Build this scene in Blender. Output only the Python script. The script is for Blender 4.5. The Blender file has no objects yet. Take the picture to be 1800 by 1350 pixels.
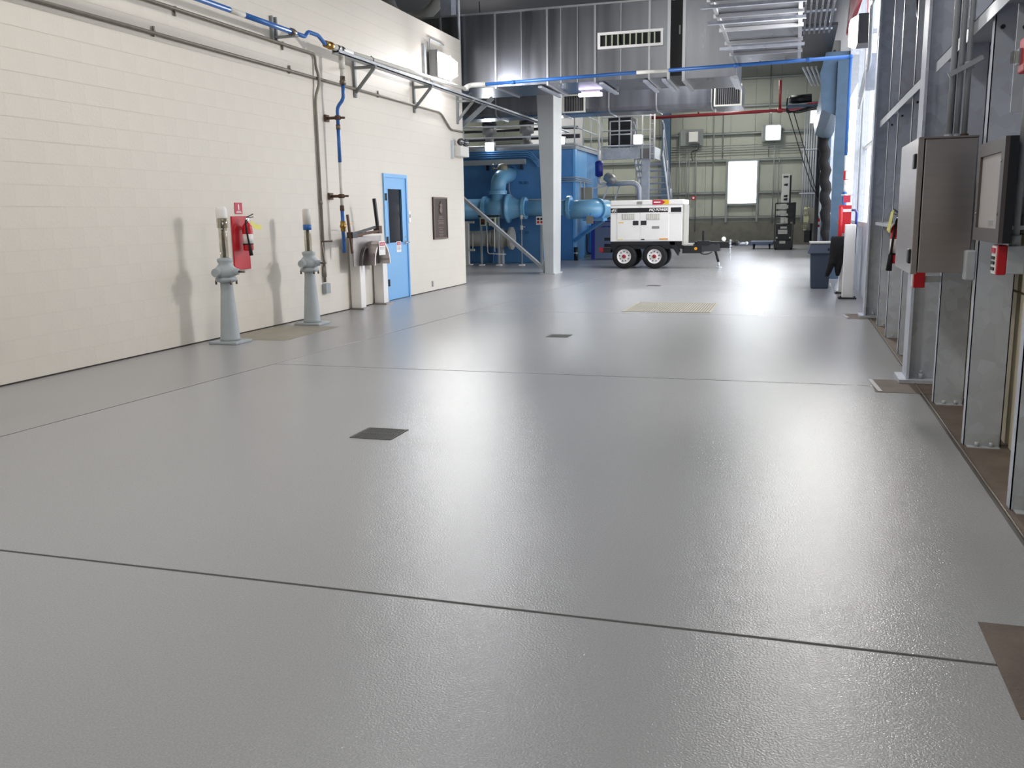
import bpy, bmesh, math, random
from mathutils import Vector, Matrix
random.seed(7)
SC = bpy.context.scene
COL = SC.collection
PI = math.pi

# ------------------------------------------------------------------ camera, world, exposure
def norm(v): return Vector(v).normalized()
FPX, CX, CY, EYE = 1600.0, 900.0, 675.0, 1.45
def cdir(px, py): return norm((px - CX, -(py - CY), -FPX))
ay = cdir(1397, 371); ax = -cdir(-4387, 462.5)
ax = (ax - ay * ax.dot(ay)).normalized(); az = ax.cross(ay)
ROT = Matrix((ax, ay, az))
cam = bpy.data.cameras.new('camera'); camo = bpy.data.objects.new('camera', cam); COL.objects.link(camo)
cam.sensor_fit = 'HORIZONTAL'; cam.sensor_width = 36.0; cam.lens = FPX / 1800.0 * 36.0
cam.clip_start = 0.05; cam.clip_end = 400
camo.matrix_world = Matrix.Translation((0, 0, EYE)) @ ROT.to_4x4()
SC.camera = camo

wd = bpy.data.worlds.new('sky'); SC.world = wd; wd.use_nodes = True
bg = wd.node_tree.nodes['Background']; bg.inputs[0].default_value = (0.93, 0.95, 1.0, 1); bg.inputs[1].default_value = 5.0
SC.view_settings.view_transform = 'Standard'; SC.view_settings.look = 'None'
SC.view_settings.exposure = 0.0; SC.view_settings.gamma = 1.0; SC.view_settings.use_curve_mapping = False
try:
    SC.cycles.use_denoising = True; SC.cycles.denoiser = 'OPENIMAGEDENOISE'; SC.cycles.denoising_input_passes = 'RGB_ALBEDO_NORMAL'; SC.cycles.denoising_prefilter = 'ACCURATE'; SC.cycles.max_bounces = 8; SC.cycles.diffuse_bounces = 5
    SC.cycles.glossy_bounces = 4; SC.cycles.transparent_max_bounces = 12; SC.cycles.sample_clamp_indirect = 6.0
    SC.cycles.caustics_reflective = False; SC.cycles.caustics_refractive = False
except Exception: pass

# lamp strengths (radiance of each luminous lens)
P_LEFT, P_RIGHT, P_RIGHT_NEAR, P_FAR, P_FILL, P_FILL_FAR, P_MID = 165.0, 200.0, 45.0, 130.0, 125.0, 170.0, 16.0   # watts of each lamp
L_LENS = 9.0                                                        # glow of the lenses themselves

# point helpers: a pixel of the photograph taken to a plane of the hall
def ray(px, py): return ROT @ Vector((px - CX, -(py - CY), -FPX))
def PF(px, py, z=0.0):
    r = ray(px, py); t = (z - EYE) / r.z; return Vector((0, 0, EYE)) + r * t
def PX(px, py, x):
    r = ray(px, py); return Vector((0, 0, EYE)) + r * (x / r.x)
def PY(px, py, y):
    r = ray(px, py); return Vector((0, 0, EYE)) + r * (y / r.y)

# ------------------------------------------------------------------ mesh builder
class B:
    def __init__(s): s.v = []; s.f = []; s.sm = []
    def add(s, vs, fs, smooth=False):
        o = len(s.v); s.v += [Vector(v) for v in vs]
        for i, f in enumerate(fs):
            s.f.append([o + k for k in f]); s.sm.append(smooth[i] if isinstance(smooth, list) else smooth)
        return s
    def box(s, x0, x1, y0, y1, z0, z1):
        if x0 > x1: x0, x1 = x1, x0
        if y0 > y1: y0, y1 = y1, y0
        if z0 > z1: z0, z1 = z1, z0
        return s.add([(x0,y0,z0),(x1,y0,z0),(x1,y1,z0),(x0,y1,z0),(x0,y0,z1),(x1,y0,z1),(x1,y1,z1),(x0,y1,z1)],
                     [(0,3,2,1),(4,5,6,7),(0,1,5,4),(1,2,6,5),(2,3,7,6),(3,0,4,7)])
    def bar(s, p0, p1, w, h, up=(0,0,1)):
        p0 = Vector(p0); p1 = Vector(p1); d = (p1 - p0).normalized(); u = Vector(up)
        if abs(d.dot(u)) > .98: u = Vector((1,0,0))
        a = d.cross(u).normalized() * (w/2); b = a.normalized().cross(d).normalized() * (h/2)
        vs = [p0-a-b, p0+a-b, p0+a+b, p0-a+b, p1-a-b, p1+a-b, p1+a+b, p1-a+b]
        return s.add(vs, [(0,1,2,3),(7,6,5,4),(0,4,5,1),(1,5,6,2),(2,6,7,3),(3,7,4,0)])
    def cyl(s, p0, p1, r0, r1=None, n=14, caps=True):
        return s.tube([p0, p1], r0, n, caps, r1)
    def tube(s, pts, r, n=10, caps=True, r1=None):
        pts = [Vector(p) for p in pts]; m = len(pts)
        ds = [(pts[i+1]-pts[i]).normalized() for i in range(m-1)]
        u = Vector((0,0,1)) if abs(ds[0].z) < .9 else Vector((1,0,0))
        a = ds[0].cross(u).normalized(); rings = []
        for i in range(m):
            if i == 0: t = ds[0]
            elif i == m-1: t = ds[-1]
            else:
                t = (ds[i-1]+ds[i])
                t = t.normalized() if t.length > 1e-6 else ds[i]
            a = (a - t*a.dot(t)).normalized(); b = t.cross(a)
            rr = r if r1 is None else r + (r1-r)*i/(m-1)
            k = 1.0
            if 0 < i < m-1: k = 1.0/max(.5, ds[i].dot(t))
            rings.append([pts[i] + (a*math.cos(2*PI*j/n)+b*math.sin(2*PI*j/n))*rr*(1+(k-1)*.5) for j in range(n)])
        vs = [v for q in rings for v in q]; fs = []
        for i in range(m-1):
            for j in range(n):
                fs.append((i*n+j, i*n+(j+1)%n, (i+1)*n+(j+1)%n, (i+1)*n+j))
        sm = [True]*len(fs)
        if caps:
            fs.append(tuple(range(n-1,-1,-1))); fs.append(tuple((m-1)*n+j for j in range(n))); sm += [False, False]
        return s.add(vs, fs, sm)
    def lathe(s, prof, o, ax='z', n=20, smooth=True, caps=True):
        o = Vector(o); A = {'x':Vector((1,0,0)),'y':Vector((0,1,0)),'z':Vector((0,0,1))}.get(ax) if isinstance(ax,str) else Vector(ax).normalized()
        u = Vector((0,0,1)) if abs(A.z) < .9 else Vector((1,0,0))
        a = A.cross(u).normalized(); b = A.cross(a)
        vs = []; fs = []; m = len(prof)
        for r, h in prof:
            for j in range(n):
                vs.append(o + A*h + (a*math.cos(2*PI*j/n)+b*math.sin(2*PI*j/n))*max(r,1e-4))
        for i in range(m-1):
            for j in range(n): fs.append((i*n+j, i*n+(j+1)%n, (i+1)*n+(j+1)%n, (i+1)*n+j))
        sm = [smooth]*len(fs)
        if caps: fs.append(tuple(range(n-1,-1,-1))); fs.append(tuple((m-1)*n+j for j in range(n))); sm += [False,False]
        return s.add(vs, fs, sm)
    def prism(s, poly, ax, a0, a1, smooth=False):
        # poly in the two other axes, in order (x,y),(x,z) or (y,z)
        def P(p, t):
            return {'x':(t,p[0],p[1]),'y':(p[0],t,p[1]),'z':(p[0],p[1],t)}[ax]
        n = len(poly); vs = [P(p,a0) for p in poly]+[P(p,a1) for p in poly]
        fs = [tuple(range(n)), tuple(range(2*n-1,n-1,-1))]+[(i,(i+1)%n,n+(i+1)%n,n+i) for i in range(n)]
        return s.add(vs, fs, [False,False]+[smooth]*n)
    def ball(s, c, r, n=12, m=8, sx=1, sy=1, sz=1):
        c = Vector(c); vs = []; fs = []
        for i in range(m+1):
            t = PI*i/m
            for j in range(n):
                p = 2*PI*j/n; vs.append(c+Vector((r*sx*math.sin(t)*math.cos(p), r*sy*math.sin(t)*math.sin(p), r*sz*math.cos(t))))
        for i in range(m):
            for j in range(n): fs.append((i*n+j,(i+1)*n+j,(i+1)*n+(j+1)%n,i*n+(j+1)%n))
        return s.add(vs, fs, True)
    def mesh(s, name, off=(0,0,0), bevel=0.0, seg=2):
        off = Vector(off)
        me = bpy.data.meshes.new(name); me.from_pydata([v-off for v in s.v], [], s.f)
        for p, q in zip(me.polygons, s.sm): p.use_smooth = q
        bm = bmesh.new(); bm.from_mesh(me)
        bmesh.ops.remove_doubles(bm, verts=bm.verts, dist=1e-6)
        bmesh.ops.recalc_face_normals(bm, faces=bm.faces)
        if bevel:
            es = [e for e in bm.edges if len(e.link_faces)==2 and not all(f.smooth for f in e.link_faces) and e.calc_face_angle(0) > .6]
            bmesh.ops.bevel(bm, geom=es, offset=bevel, segments=seg, affect='EDGES', profile=.5, clamp_overlap=True)
        bm.to_mesh(me); bm.free(); return me

ORG = {}
def tag(o, label=None, cat=None, group=None, kind=None):
    if label: o['label'] = label
    if cat: o['category'] = cat
    if group: o['group'] = group
    if kind: o['kind'] = kind
    return o
def root(name, loc, label, cat, group=None, kind=None):
    o = bpy.data.objects.new(name, None); COL.objects.link(o); o.location = loc; o.empty_display_size = .1
    ORG[o.name] = Vector(loc); return tag(o, label, cat, group, kind)
def part(name, b, m, parent, bevel=0.0, label=None, kind=None, seg=2):
    off = ORG[parent.name]
    me = b.mesh(name, off, bevel, seg); me.materials.append(m)
    o = bpy.data.objects.new(name, me); COL.objects.link(o); o.parent = parent; ORG[o.name] = off
    return tag(o, label, kind=kind)
def single(name, b, m, label=None, cat=None, group=None, kind=None, bevel=0.0, seg=2):
    xs = [v.x for v in b.v]; ys = [v.y for v in b.v]; zs = [v.z for v in b.v]
    off = Vector(((min(xs)+max(xs))/2, (min(ys)+max(ys))/2, min(zs)))
    me = b.mesh(name, off, bevel, seg); me.materials.append(m)
    o = bpy.data.objects.new(name, me); COL.objects.link(o); o.location = off; ORG[o.name] = off
    return tag(o, label, cat, group, kind)
def copypart(o, parent, delta):
    c = o.copy(); COL.objects.link(c); c.parent = parent; c.location = Vector(o.location) + Vector(delta); ORG[c.name] = ORG[o.name]; return c
def text(name, s, m, parent, origin, right, up, h, w=None, depth=.002, label=None, shear=0.0, offset=0.0, bold=0.0):
    cu = bpy.data.curves.new(name, 'FONT'); cu.body = s; cu.size = 1; cu.extrude = .0; cu.shear = shear; cu.offset = offset
    cu.align_x = 'CENTER'; cu.align_y = 'CENTER'; cu.resolution_u = 3
    t = bpy.data.objects.new(name, cu); COL.objects.link(t)
    me = bpy.data.meshes.new_from_object(t); bpy.data.objects.remove(t); bpy.data.curves.remove(cu)
    xs = [v.co.x for v in me.vertices]; ys = [v.co.y for v in me.vertices]
    bw = max(xs)-min(xs); bh = max(ys)-min(ys); cx = (max(xs)+min(xs))/2; cy = (max(ys)+min(ys))/2
    k = h/bh; kx = (w/bw) if w else k
    r = norm(right); u = norm(up); nn = r.cross(u); off = ORG[parent.name]
    for v in me.vertices:
        x, y = v.co.x-cx, v.co.y-cy
        v.co = Vector(origin) + r*(x*kx) + u*(y*k) + nn*depth - off
    if bold:
        bm = bmesh.new(); base = me.copy()
        for k in (-1, 0, 1):
            n0 = len(bm.verts); bm.from_mesh(base); bm.verts.ensure_lookup_table()
            for v in bm.verts[n0:]: v.co += r*(bold*k) + u*(bold*.5*k) + nn*(.0002*k)
        bm.to_mesh(me); bm.free()
    me.materials.append(m); me.name = name
    o = bpy.data.objects.new(name, me); COL.objects.link(o); o.parent = parent; ORG[o.name] = off
    return tag(o, label)
def fillet(pts, R, n=5):
    pts = [Vector(p) for p in pts]; out = [pts[0]]
    for i in range(1, len(pts)-1):
        a = (pts[i-1]-pts[i]); c = (pts[i+1]-pts[i]); r = min(R, a.length*.49, c.length*.49)
        p0 = pts[i]+a.normalized()*r; p1 = pts[i]+c.normalized()*r
        for k in range(n+1):
            t = k/n; out.append(p0*(1-t)**2 + pts[i]*2*t*(1-t) + p1*t*t)
    out.append(pts[-1]); return out

# ------------------------------------------------------------------ materials
def lin(c):
    return tuple(((x/255)/12.92 if x/255 <= .04045 else ((x/255+.055)/1.055)**2.4) for x in c) + (1,)
def mat(name, col, rough=.5, metal=0.0, var=0.0, vscale=3.0, bump=0.0, bscale=60.0, coat=0.0, rvar=0.0, spec=None, stretch=None, detail=4, bdist=.01):
    m = bpy.data.materials.new(name); m.use_nodes = True; nt = m.node_tree; N = nt.nodes; Lk = nt.links
    p = N['Principled BSDF']; p.inputs['Base Color'].default_value = lin(col); p.inputs['Roughness'].default_value = rough
    p.inputs['Metallic'].default_value = metal
    if coat: p.inputs['Coat Weight'].default_value = coat; p.inputs['Coat Roughness'].default_value = .12
    if spec is not None: p.inputs['Specular IOR Level'].default_value = spec
    tc = N.new('ShaderNodeTexCoord'); mp = N.new('ShaderNodeMapping'); Lk.new(tc.outputs['Object'], mp.inputs[0])
    if stretch: mp.inputs['Scale'].default_value = stretch
    if var or rvar:
        nz = N.new('ShaderNodeTexNoise'); nz.inputs['Scale'].default_value = vscale; nz.inputs['Detail'].default_value = detail; nz.inputs['Roughness'].default_value = .6
        Lk.new(mp.outputs[0], nz.inputs['Vector'])
        rp = N.new('ShaderNodeValToRGB'); rp.color_ramp.elements[0].position = .3; rp.color_ramp.elements[1].position = .7
        c = lin(col); rp.color_ramp.elements[0].color = tuple(x*(1-var) for x in c[:3])+(1,); rp.color_ramp.elements[1].color = tuple(min(1,x*(1+var)) for x in c[:3])+(1,)
        Lk.new(nz.outputs['Fac'], rp.inputs[0]); Lk.new(rp.outputs[0], p.inputs['Base Color'])
        if rvar:
            mr = N.new('ShaderNodeMapRange'); mr.inputs[1].default_value = .3; mr.inputs[2].default_value = .7
            mr.inputs[3].default_value = max(.02, rough-rvar); mr.inputs[4].default_value = rough+rvar
            Lk.new(nz.outputs['Fac'], mr.inputs[0]); Lk.new(mr.outputs[0], p.inputs['Roughness'])
    if bump:
        nb = N.new('ShaderNodeTexNoise'); nb.inputs['Scale'].default_value = bscale; nb.inputs['Detail'].default_value = 3
        Lk.new(mp.outputs[0], nb.inputs['Vector'])
        bp = N.new('ShaderNodeBump'); bp.inputs['Strength'].default_value = bump; bp.inputs['Distance'].default_value = bdist
        Lk.new(nb.outputs['Fac'], bp.inputs['Height']); Lk.new(bp.outputs[0], p.inputs['Normal'])
    return m
def galv(name, col, rough, metal, vs=14.0, var=.14):
    m = mat(name, col, rough, metal); nt = m.node_tree; N = nt.nodes; Lk = nt.links; p = N['Principled BSDF']
    tc = N.new('ShaderNodeTexCoord')
    vo = N.new('ShaderNodeTexVoronoi'); vo.inputs['Scale'].default_value = vs; Lk.new(tc.outputs['Object'], vo.inputs['Vector'])
    nz = N.new('ShaderNodeTexNoise'); nz.inputs['Scale'].default_value = 1.6; nz.inputs['Detail'].default_value = 2; Lk.new(tc.outputs['Object'], nz.inputs['Vector'])
    sp = N.new('ShaderNodeSeparateColor'); Lk.new(vo.outputs['Color'], sp.inputs[0])
    mx = N.new('ShaderNodeMath'); mx.operation = 'MULTIPLY_ADD'; mx.inputs[1].default_value = .35; Lk.new(sp.outputs[0], mx.inputs[0]); Lk.new(nz.outputs['Fac'], mx.inputs[2])
    rp = N.new('ShaderNodeValToRGB'); rp.color_ramp.elements[0].position = .4; rp.color_ramp.elements[1].position = .95
    c = lin(col); rp.color_ramp.elements[0].color = tuple(x*(1-var) for x in c[:3])+(1,); rp.color_ramp.elements[1].color = tuple(min(1,x*(1+var)) for x in c[:3])+(1,)
    Lk.new(mx.outputs[0], rp.inputs[0]); Lk.new(rp.outputs[0], p.inputs['Base Color'])
    mr = N.new('ShaderNodeMapRange'); mr.inputs[1].default_value=.4; mr.inputs[2].default_value=.95; mr.inputs[3].default_value = rough-.06; mr.inputs[4].default_value = rough+.1
    Lk.new(mx.outputs[0], mr.inputs[0]); Lk.new(mr.outputs[0], p.inputs['Roughness'])
    return m
def emit(name, col, strength):
    m = bpy.data.materials.new(name); m.use_nodes = True; N = m.node_tree.nodes; p = N['Principled BSDF']
    p.inputs['Base Color'].default_value = (.8,.8,.8,1); p.inputs['Emission Color'].default_value = lin(col); p.inputs['Emission Strength'].default_value = strength
    return m
def glass(name, tint, refl=.08):
    m = bpy.data.materials.new(name); m.use_nodes = True; nt = m.node_tree; N = nt.nodes; Lk = nt.links
    N.remove(N['Principled BSDF']); out = N['Material Output']
    t = N.new('ShaderNodeBsdfTransparent'); t.inputs[0].default_value = lin(tint); g = N.new('ShaderNodeBsdfGlossy'); g.inputs['Roughness'].default_value = .04
    mx = N.new('ShaderNodeMixShader'); mx.inputs[0].default_value = refl
    Lk.new(t.outputs[0], mx.inputs[1]); Lk.new(g.outputs[0], mx.inputs[2]); Lk.new(mx.outputs[0], out.inputs[0]); return m

M = {}
M['floor'] = mat('floor_epoxy', (163,164,166), .2, 0, .035, .35, .42, 130.0, 0, .0, detail=2, bdist=.005)
def speckle(m, scale, amt):
    nt = m.node_tree; N = nt.nodes; Lk = nt.links; p = N['Principled BSDF']; src = p.inputs['Base Color'].links[0].from_socket
    tc = N.new('ShaderNodeTexCoord'); nz = N.new('ShaderNodeTexNoise'); nz.inputs['Scale'].default_value = scale; nz.inputs['Detail'].default_value = 2
    Lk.new(tc.outputs['Object'], nz.inputs['Vector'])
    mr = N.new('ShaderNodeMapRange'); mr.inputs[1].default_value = .25; mr.inputs[2].default_value = .75; mr.inputs[3].default_value = 1-amt; mr.inputs[4].default_value = 1+amt
    Lk.new(nz.outputs['Fac'], mr.inputs[0])
    vm = N.new('ShaderNodeVectorMath'); vm.operation = 'SCALE'; Lk.new(src, vm.inputs[0]); Lk.new(mr.outputs[0], vm.inputs['Scale']); Lk.new(vm.outputs[0], p.inputs['Base Color'])
M['floor_left'] = mat('floor_epoxy_strip', (161,161,162), .22, 0, .035, .4, .42, 130.0, 0, .0, detail=2, bdist=.005)
speckle(M['floor'], 160.0, .13); speckle(M['floor_left'], 160.0, .13)
M['joint'] = mat('joint_filler', (92,92,90), .6)
M['brown'] = mat('old_brown_floor', (106,94,84), .7, 0, .22, 5.0, .3, 70.0)
M['patch'] = mat('worn_patch', (150,144,130), .5, 0, .12, 5.0, .2, 80)
M['concrete'] = mat('outside_concrete', (176,172,165), .85, 0, .1, 2)
M['block'] = mat('painted_block', (228,221,209), .55, 0, .025, .6, .25, 45.0, bdist=.006)
M['mortar'] = mat('painted_mortar', (222,215,203), .6)
M['dark_gap'] = mat('dark_gap', (52,44,38), .8)
M['galv'] = galv('galvanised_steel', (194,199,205), .45, .2, 14, .1)
M['conduit_old'] = mat('aged_conduit', (134,128,118), .5, .3, .12, 8)
M['bracket_grey'] = mat('bracket_grey', (136,140,140), .5, .3, .06, 6)
M['galv_d'] = galv('weathered_galvanised_steel', (194,200,213), .5, .1, 14, .14)
M['duct'] = mat('duct_sheet_metal', (142,145,152), .3, .92, .16, 1.5, 0, 60, stretch=(3,1,.2), detail=1, rvar=.03)
M['duct_seam'] = mat('duct_seam_metal', (206,208,212), .34, .85)
M['steelgrey'] = mat('grey_paint', (158,166,170), .45, 0, .06, 3)
M['column'] = mat('column_paint', (192,196,197), .5, 0, .06, 1.5, .1, 20)
M['panel'] = mat('wall_panel_cream', (178,181,165), .5, 0, .05, 1.0)
M['girt'] = mat('girt_grey', (142,148,144), .5, .25, .08, 3)
M['dado'] = mat('dado_olive', (112,110,98), .7, 0, .16, 4.0, .3, 30)
M['ceiling'] = mat('ceiling_deck', (88,88,94), .8)
M['white'] = mat('white_paint', (246,243,240), .4, 0, .02, 3)
M['offwhite'] = mat('offwhite_plastic', (226,224,216), .4)
M['black'] = mat('black_paint', (26,27,31), .45, 0, .1, 6)
M['rubber'] = mat('tyre_rubber', (24,24,26), .75, 0, .1, 20)
M['blackcloth'] = mat('black_cloth', (17,17,20), .9, 0, .3, 20, .4, 40)
M['doorblue'] = mat('door_blue', (128,186,236), .4, 0, .02, 3)
M['hwdark'] = mat('dark_hardware', (62,62,66), .4, .6)
M['chrome'] = mat('chrome', (200,202,205), .2, 1.0)
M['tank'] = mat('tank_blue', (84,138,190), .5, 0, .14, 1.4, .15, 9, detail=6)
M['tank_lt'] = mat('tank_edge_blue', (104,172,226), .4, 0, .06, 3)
M['pipe_lt'] = mat('pipe_light_blue', (130,190,228), .3, 0, .06, 2)
M['tank_top'] = mat('tank_top_grey', (150,158,164), .6, 0, .08, 3)
M['pipeblue'] = mat('pipe_blue', (50,106,180), .4, 0, .06, 5)
M['navy'] = mat('navy_paint', (28,40,130), .4)
M['slate'] = mat('slate_panel', (96,108,134), .5, 0, .05, 3)
M['jambblue'] = mat('jamb_blue_grey', (86,108,130), .4, .3, .1, 5)
M['doorpipe_grey'] = mat('grey_pipe', (178,176,168), .5, 0, .1, 4)
M['brown_metal'] = mat('rusty_brown', (92,68,56), .6, .2, .2, 20)
M['brass'] = mat('brass', (176,138,72), .35, .9)
M['whitewrap'] = mat('white_pipe_wrap', (222,220,212), .6, 0, .06, 12)
M['red'] = mat('red_paint', (200,30,42), .4, 0, .05, 4)
M['redpipe'] = mat('sprinkler_red', (132,34,40), .4)
M['signred'] = mat('sign_red', (196,44,72), .5)
M['yellow'] = mat('yellow_tag', (236,228,120), .6)
M['yellow_s'] = mat('yellow_sticker', (240,192,40), .5)
M['orange'] = mat('orange_reflector', (238,160,40), .3)
M['tail'] = mat('tail_lamp_red', (150,30,44), .3)
M['stainless'] = mat('stainless', (188,180,178), .3, 1.0, .05, 2, .05, 60, stretch=(1,1,14))
M['stainless_w'] = mat('stainless_worn', (150,144,142), .4, .85, .14, 5)
M['valve'] = mat('valve_grey', (172,180,184), .5, 0, .05, 6, .1, 40)
M['stem'] = mat('stem_steel', (120,110,98), .45, .7, .15, 30)
M['clear'] = glass('clear_plastic', (226,224,214), .16)
M['pane'] = glass('window_glass', (250,252,255), .06)
M['pane_dark'] = mat('door_glass', (26,30,38), .08, 0, spec=.6)
M['bronze'] = mat('bronze_plaque', (72,60,56), .45, .5, .1, 6)
M['bronze_hi'] = mat('bronze_relief', (120,104,96), .4, .6)
M['signwhite'] = mat('sign_white', (244,240,238), .5)
M['ink'] = mat('ink_black', (30,30,34), .6)
M['ink_grey'] = mat('ink_grey', (150,148,146), .6)
M['tankink'] = mat('tank_ink', (16,46,98), .6)
M['trash'] = mat('bin_plastic', (64,76,92), .5, 0, .04, 4)
M['cream'] = mat('cream_shell', (236,234,180), .35)
M['cream_d'] = mat('cream_shell_grey', (150,146,132), .5)
M['olive'] = mat('olive_box', (188,196,168), .5)
M['grating'] = mat('fibreglass_grating', (172,168,154), .6, 0, .08, 6)
M['drain'] = mat('drain_iron', (74,74,72), .6, .3, .2, 30)
M['board'] = mat('document_sheet', (206,200,200), .25, 0, .02, 2, coat=.3)
M['boardframe'] = mat('board_frame', (88,80,80), .45)
M['motor'] = mat('motor_grey', (150,150,150), .4, .4)
M['precast'] = mat('precast_beige', (206,196,172), .8, 0, .08, 4, .2, 40)
M['lift_grey'] = mat('lift_mast_grey', (214,214,206), .4, .3)
M['silver_tape'] = mat('silver_tape', (222,222,222), .25, .9)
E_left = emit('lens_left', (250,250,255), 45.0)
E_right = emit('lens_right', (255,250,246), 25.0)
E_far = emit('lens_far', (240,252,255), L_LENS)
E_mid = emit('lens_mid', (238,246,255), L_LENS)
E_fill = emit('lens_fill', (255,249,240), L_LENS)
E_tube = emit('tube_light', (236,222,255), 5)

def lamp(parent, loc, aim, w, h, watts, col):
    # the light of one fixture: an area lamp lying on its lens
    ld = bpy.data.lights.new('lamp_light', 'AREA'); ld.shape = 'RECTANGLE'; ld.size = w; ld.size_y = h; ld.energy = watts; ld.color = col
    o = bpy.data.objects.new('lamp_light', ld); COL.objects.link(o); o.parent = parent
    o.location = Vector(loc) - ORG[parent.name]; o.rotation_euler = Vector(aim).to_track_quat('-Z','Y').to_euler(); return o

# ================================================================== STRUCTURE
fl = single('floor', B().box(-14.2, 1.32, -5.0, 43.2, -.3, -.005), M['joint'], kind='structure')
def jx(y): return -5.2 + (y-4.8)*.0555
def slab(poly, m, z1=0.0, z0=-.0048, c=.002):
    ps = [Vector((p[0],p[1])) for p in poly]; n = len(ps)
    cen = sum(ps, Vector((0,0)))/n; ins = []
    for p in ps:
        d = cen-p; ins.append(p + Vector((math.copysign(c,d.x), math.copysign(c,d.y))))
    b = B(); vs = [(p.x,p.y,z0) for p in ps]+[(p.x,p.y,z1-.001) for p in ps]+[(p.x,p.y,z1) for p in ins]
    fs = [tuple(range(n-1,-1,-1)), tuple(range(2*n,3*n))]
    for k in (0,n): fs += [(k+i,k+(i+1)%n,k+n+(i+1)%n,k+n+i) for i in range(n)]
    b.add(vs, fs); return part('floor_slab', b, m, fl)
JY = [-5.0, 3.055, 8.05, 13.35, 18.6, 23.9, 29.2, 34.5, 43.2]; g = .009
for a, c in zip(JY[:-1], JY[1:]):
    xr = 1.02-g if c < 14 else 1.31
    slab([(jx(a)+g,a+g),(xr,a+g),(xr,c-g),(jx(c)+g,c-g)], M['floor'])
slab([(-14.2,-5),(jx(-5)-g,-5),(jx(43.2)-g,43.2),(-14.2,43.2)], M['floor_left'])
part('edge_strip', B().box(1.03,1.32,-5,13.34,-.0048,-.0012), M['brown'], fl, label='bare brown floor strip below the right wall')
part('edge_seal', B().tube([(1.035,-5,.002),(1.035,5,.003),(1.03,9,.002),(1.03,13.3,.002)], .006, 6), M['stem'], fl)
for y0, y1, x0 in ((2.72,3.38,.68),(7.76,8.36,.68),(13.1,13.75,.74)):
    part('footing_patch', B().box(x0,1.32,y0,y1,-.0048,.002), M['brown'], fl, label='brown block-out around a column foot')
part('worn_patch', B().box(-6.78,-5.85,9.65,11.1,-.0048,.0015), M['patch'], fl, label='worn bare patch between the two valve stands')
part('tape_strip', B().bar((.68,8.34,.004),(.72,7.78,.004),.035,.006), M['silver_tape'], fl)
part('tape_strip', B().bar((.70,13.55,.004),(.76,13.2,.004),.04,.006), M['silver_tape'], fl)
single('trim_1', B().box(1.32,60,-20,70,-.3,-.02), M['concrete'], kind='structure')   # yard outside the door

# left wall of painted concrete blocks
WX = -6.8
wl = single('wall_left', B().box(-7.1,WX-.0022,-5,14.67,0,5.05).box(-7.1,WX-.0022,14.67,15.67,2.2,5.05).box(-7.1,WX-.0022,15.67,18.78,0,5.05), M['mortar'], kind='structure')
segs = []
for k in range(25):
    z0 = .2*k+.003; z1 = .2*(k+1)-.003
    if k == 24: z1 = 5.05
    y = 18.78 - (0.2 if k % 2 else 0.4)
    edges = [18.78]
    while y > -4.8: edges.append(y); y -= .4
    for b1, b0 in zip(edges[:-1], edges[1:]):
        a0, a1 = b0+.0002, b1-.0002
        if k < 11 and a1 > 14.67 and a0 < 15.67:
            if a0 < 14.67-.03: segs.append((a0,14.67,z0,z1))
            if a1 > 15.67+.03: segs.append((15.67,a1,z0,z1))
        else: segs.append((a0,a1,z0,z1))
def seen(sg):
    c = Vector((WX,(sg[0]+sg[1])/2,(sg[2]+sg[3])/2)); d = c-Vector((0,0,EYE)); v = ROT.transposed() @ d
    px, py = CX+FPX*v.x/-v.z, CY-FPX*v.y/-v.z
    return d.length + (0 if (-40 < px < 840 and -40 < py < 800) else 1000)
segs.sort(key=seen)
BM = {}
for s_ in segs[:299]:
    L, Hh = round(s_[1]-s_[0],4), round(s_[3]-s_[2],4); dx = 0.0
    if (L,Hh) not in BM:
        me = B().box(-.02,0,-L/2,L/2,-Hh/2,Hh/2).mesh('block', bevel=0); me.materials.append(M['block']); BM[(L,Hh)] = me
    o = bpy.data.objects.new('block', BM[(L,Hh)]); COL.objects.link(o); o.parent = wl
    o.location = Vector((WX+dx,(s_[0]+s_[1])/2,(s_[2]+s_[3])/2)) - ORG[wl.name]
bb = B()
for s_ in segs[299:]: bb.box(WX-.02, WX, *s_)
part('far_blocks', bb, M['block'], wl, kind='stuff', label='painted blocks further along the wall')
single('baseboard_left', B().box(WX,WX+.004,-5,14.66,0,.014).box(WX,WX+.004,15.68,18.78,0,.014), M['dark_gap'], kind='structure')
single('trim_2', B().box(-12,-7.1,18.5,18.78,0,5.05).box(-12,-7.1,-5,18.5,4.9,5.05), M['mortar'], kind='structure')

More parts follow.
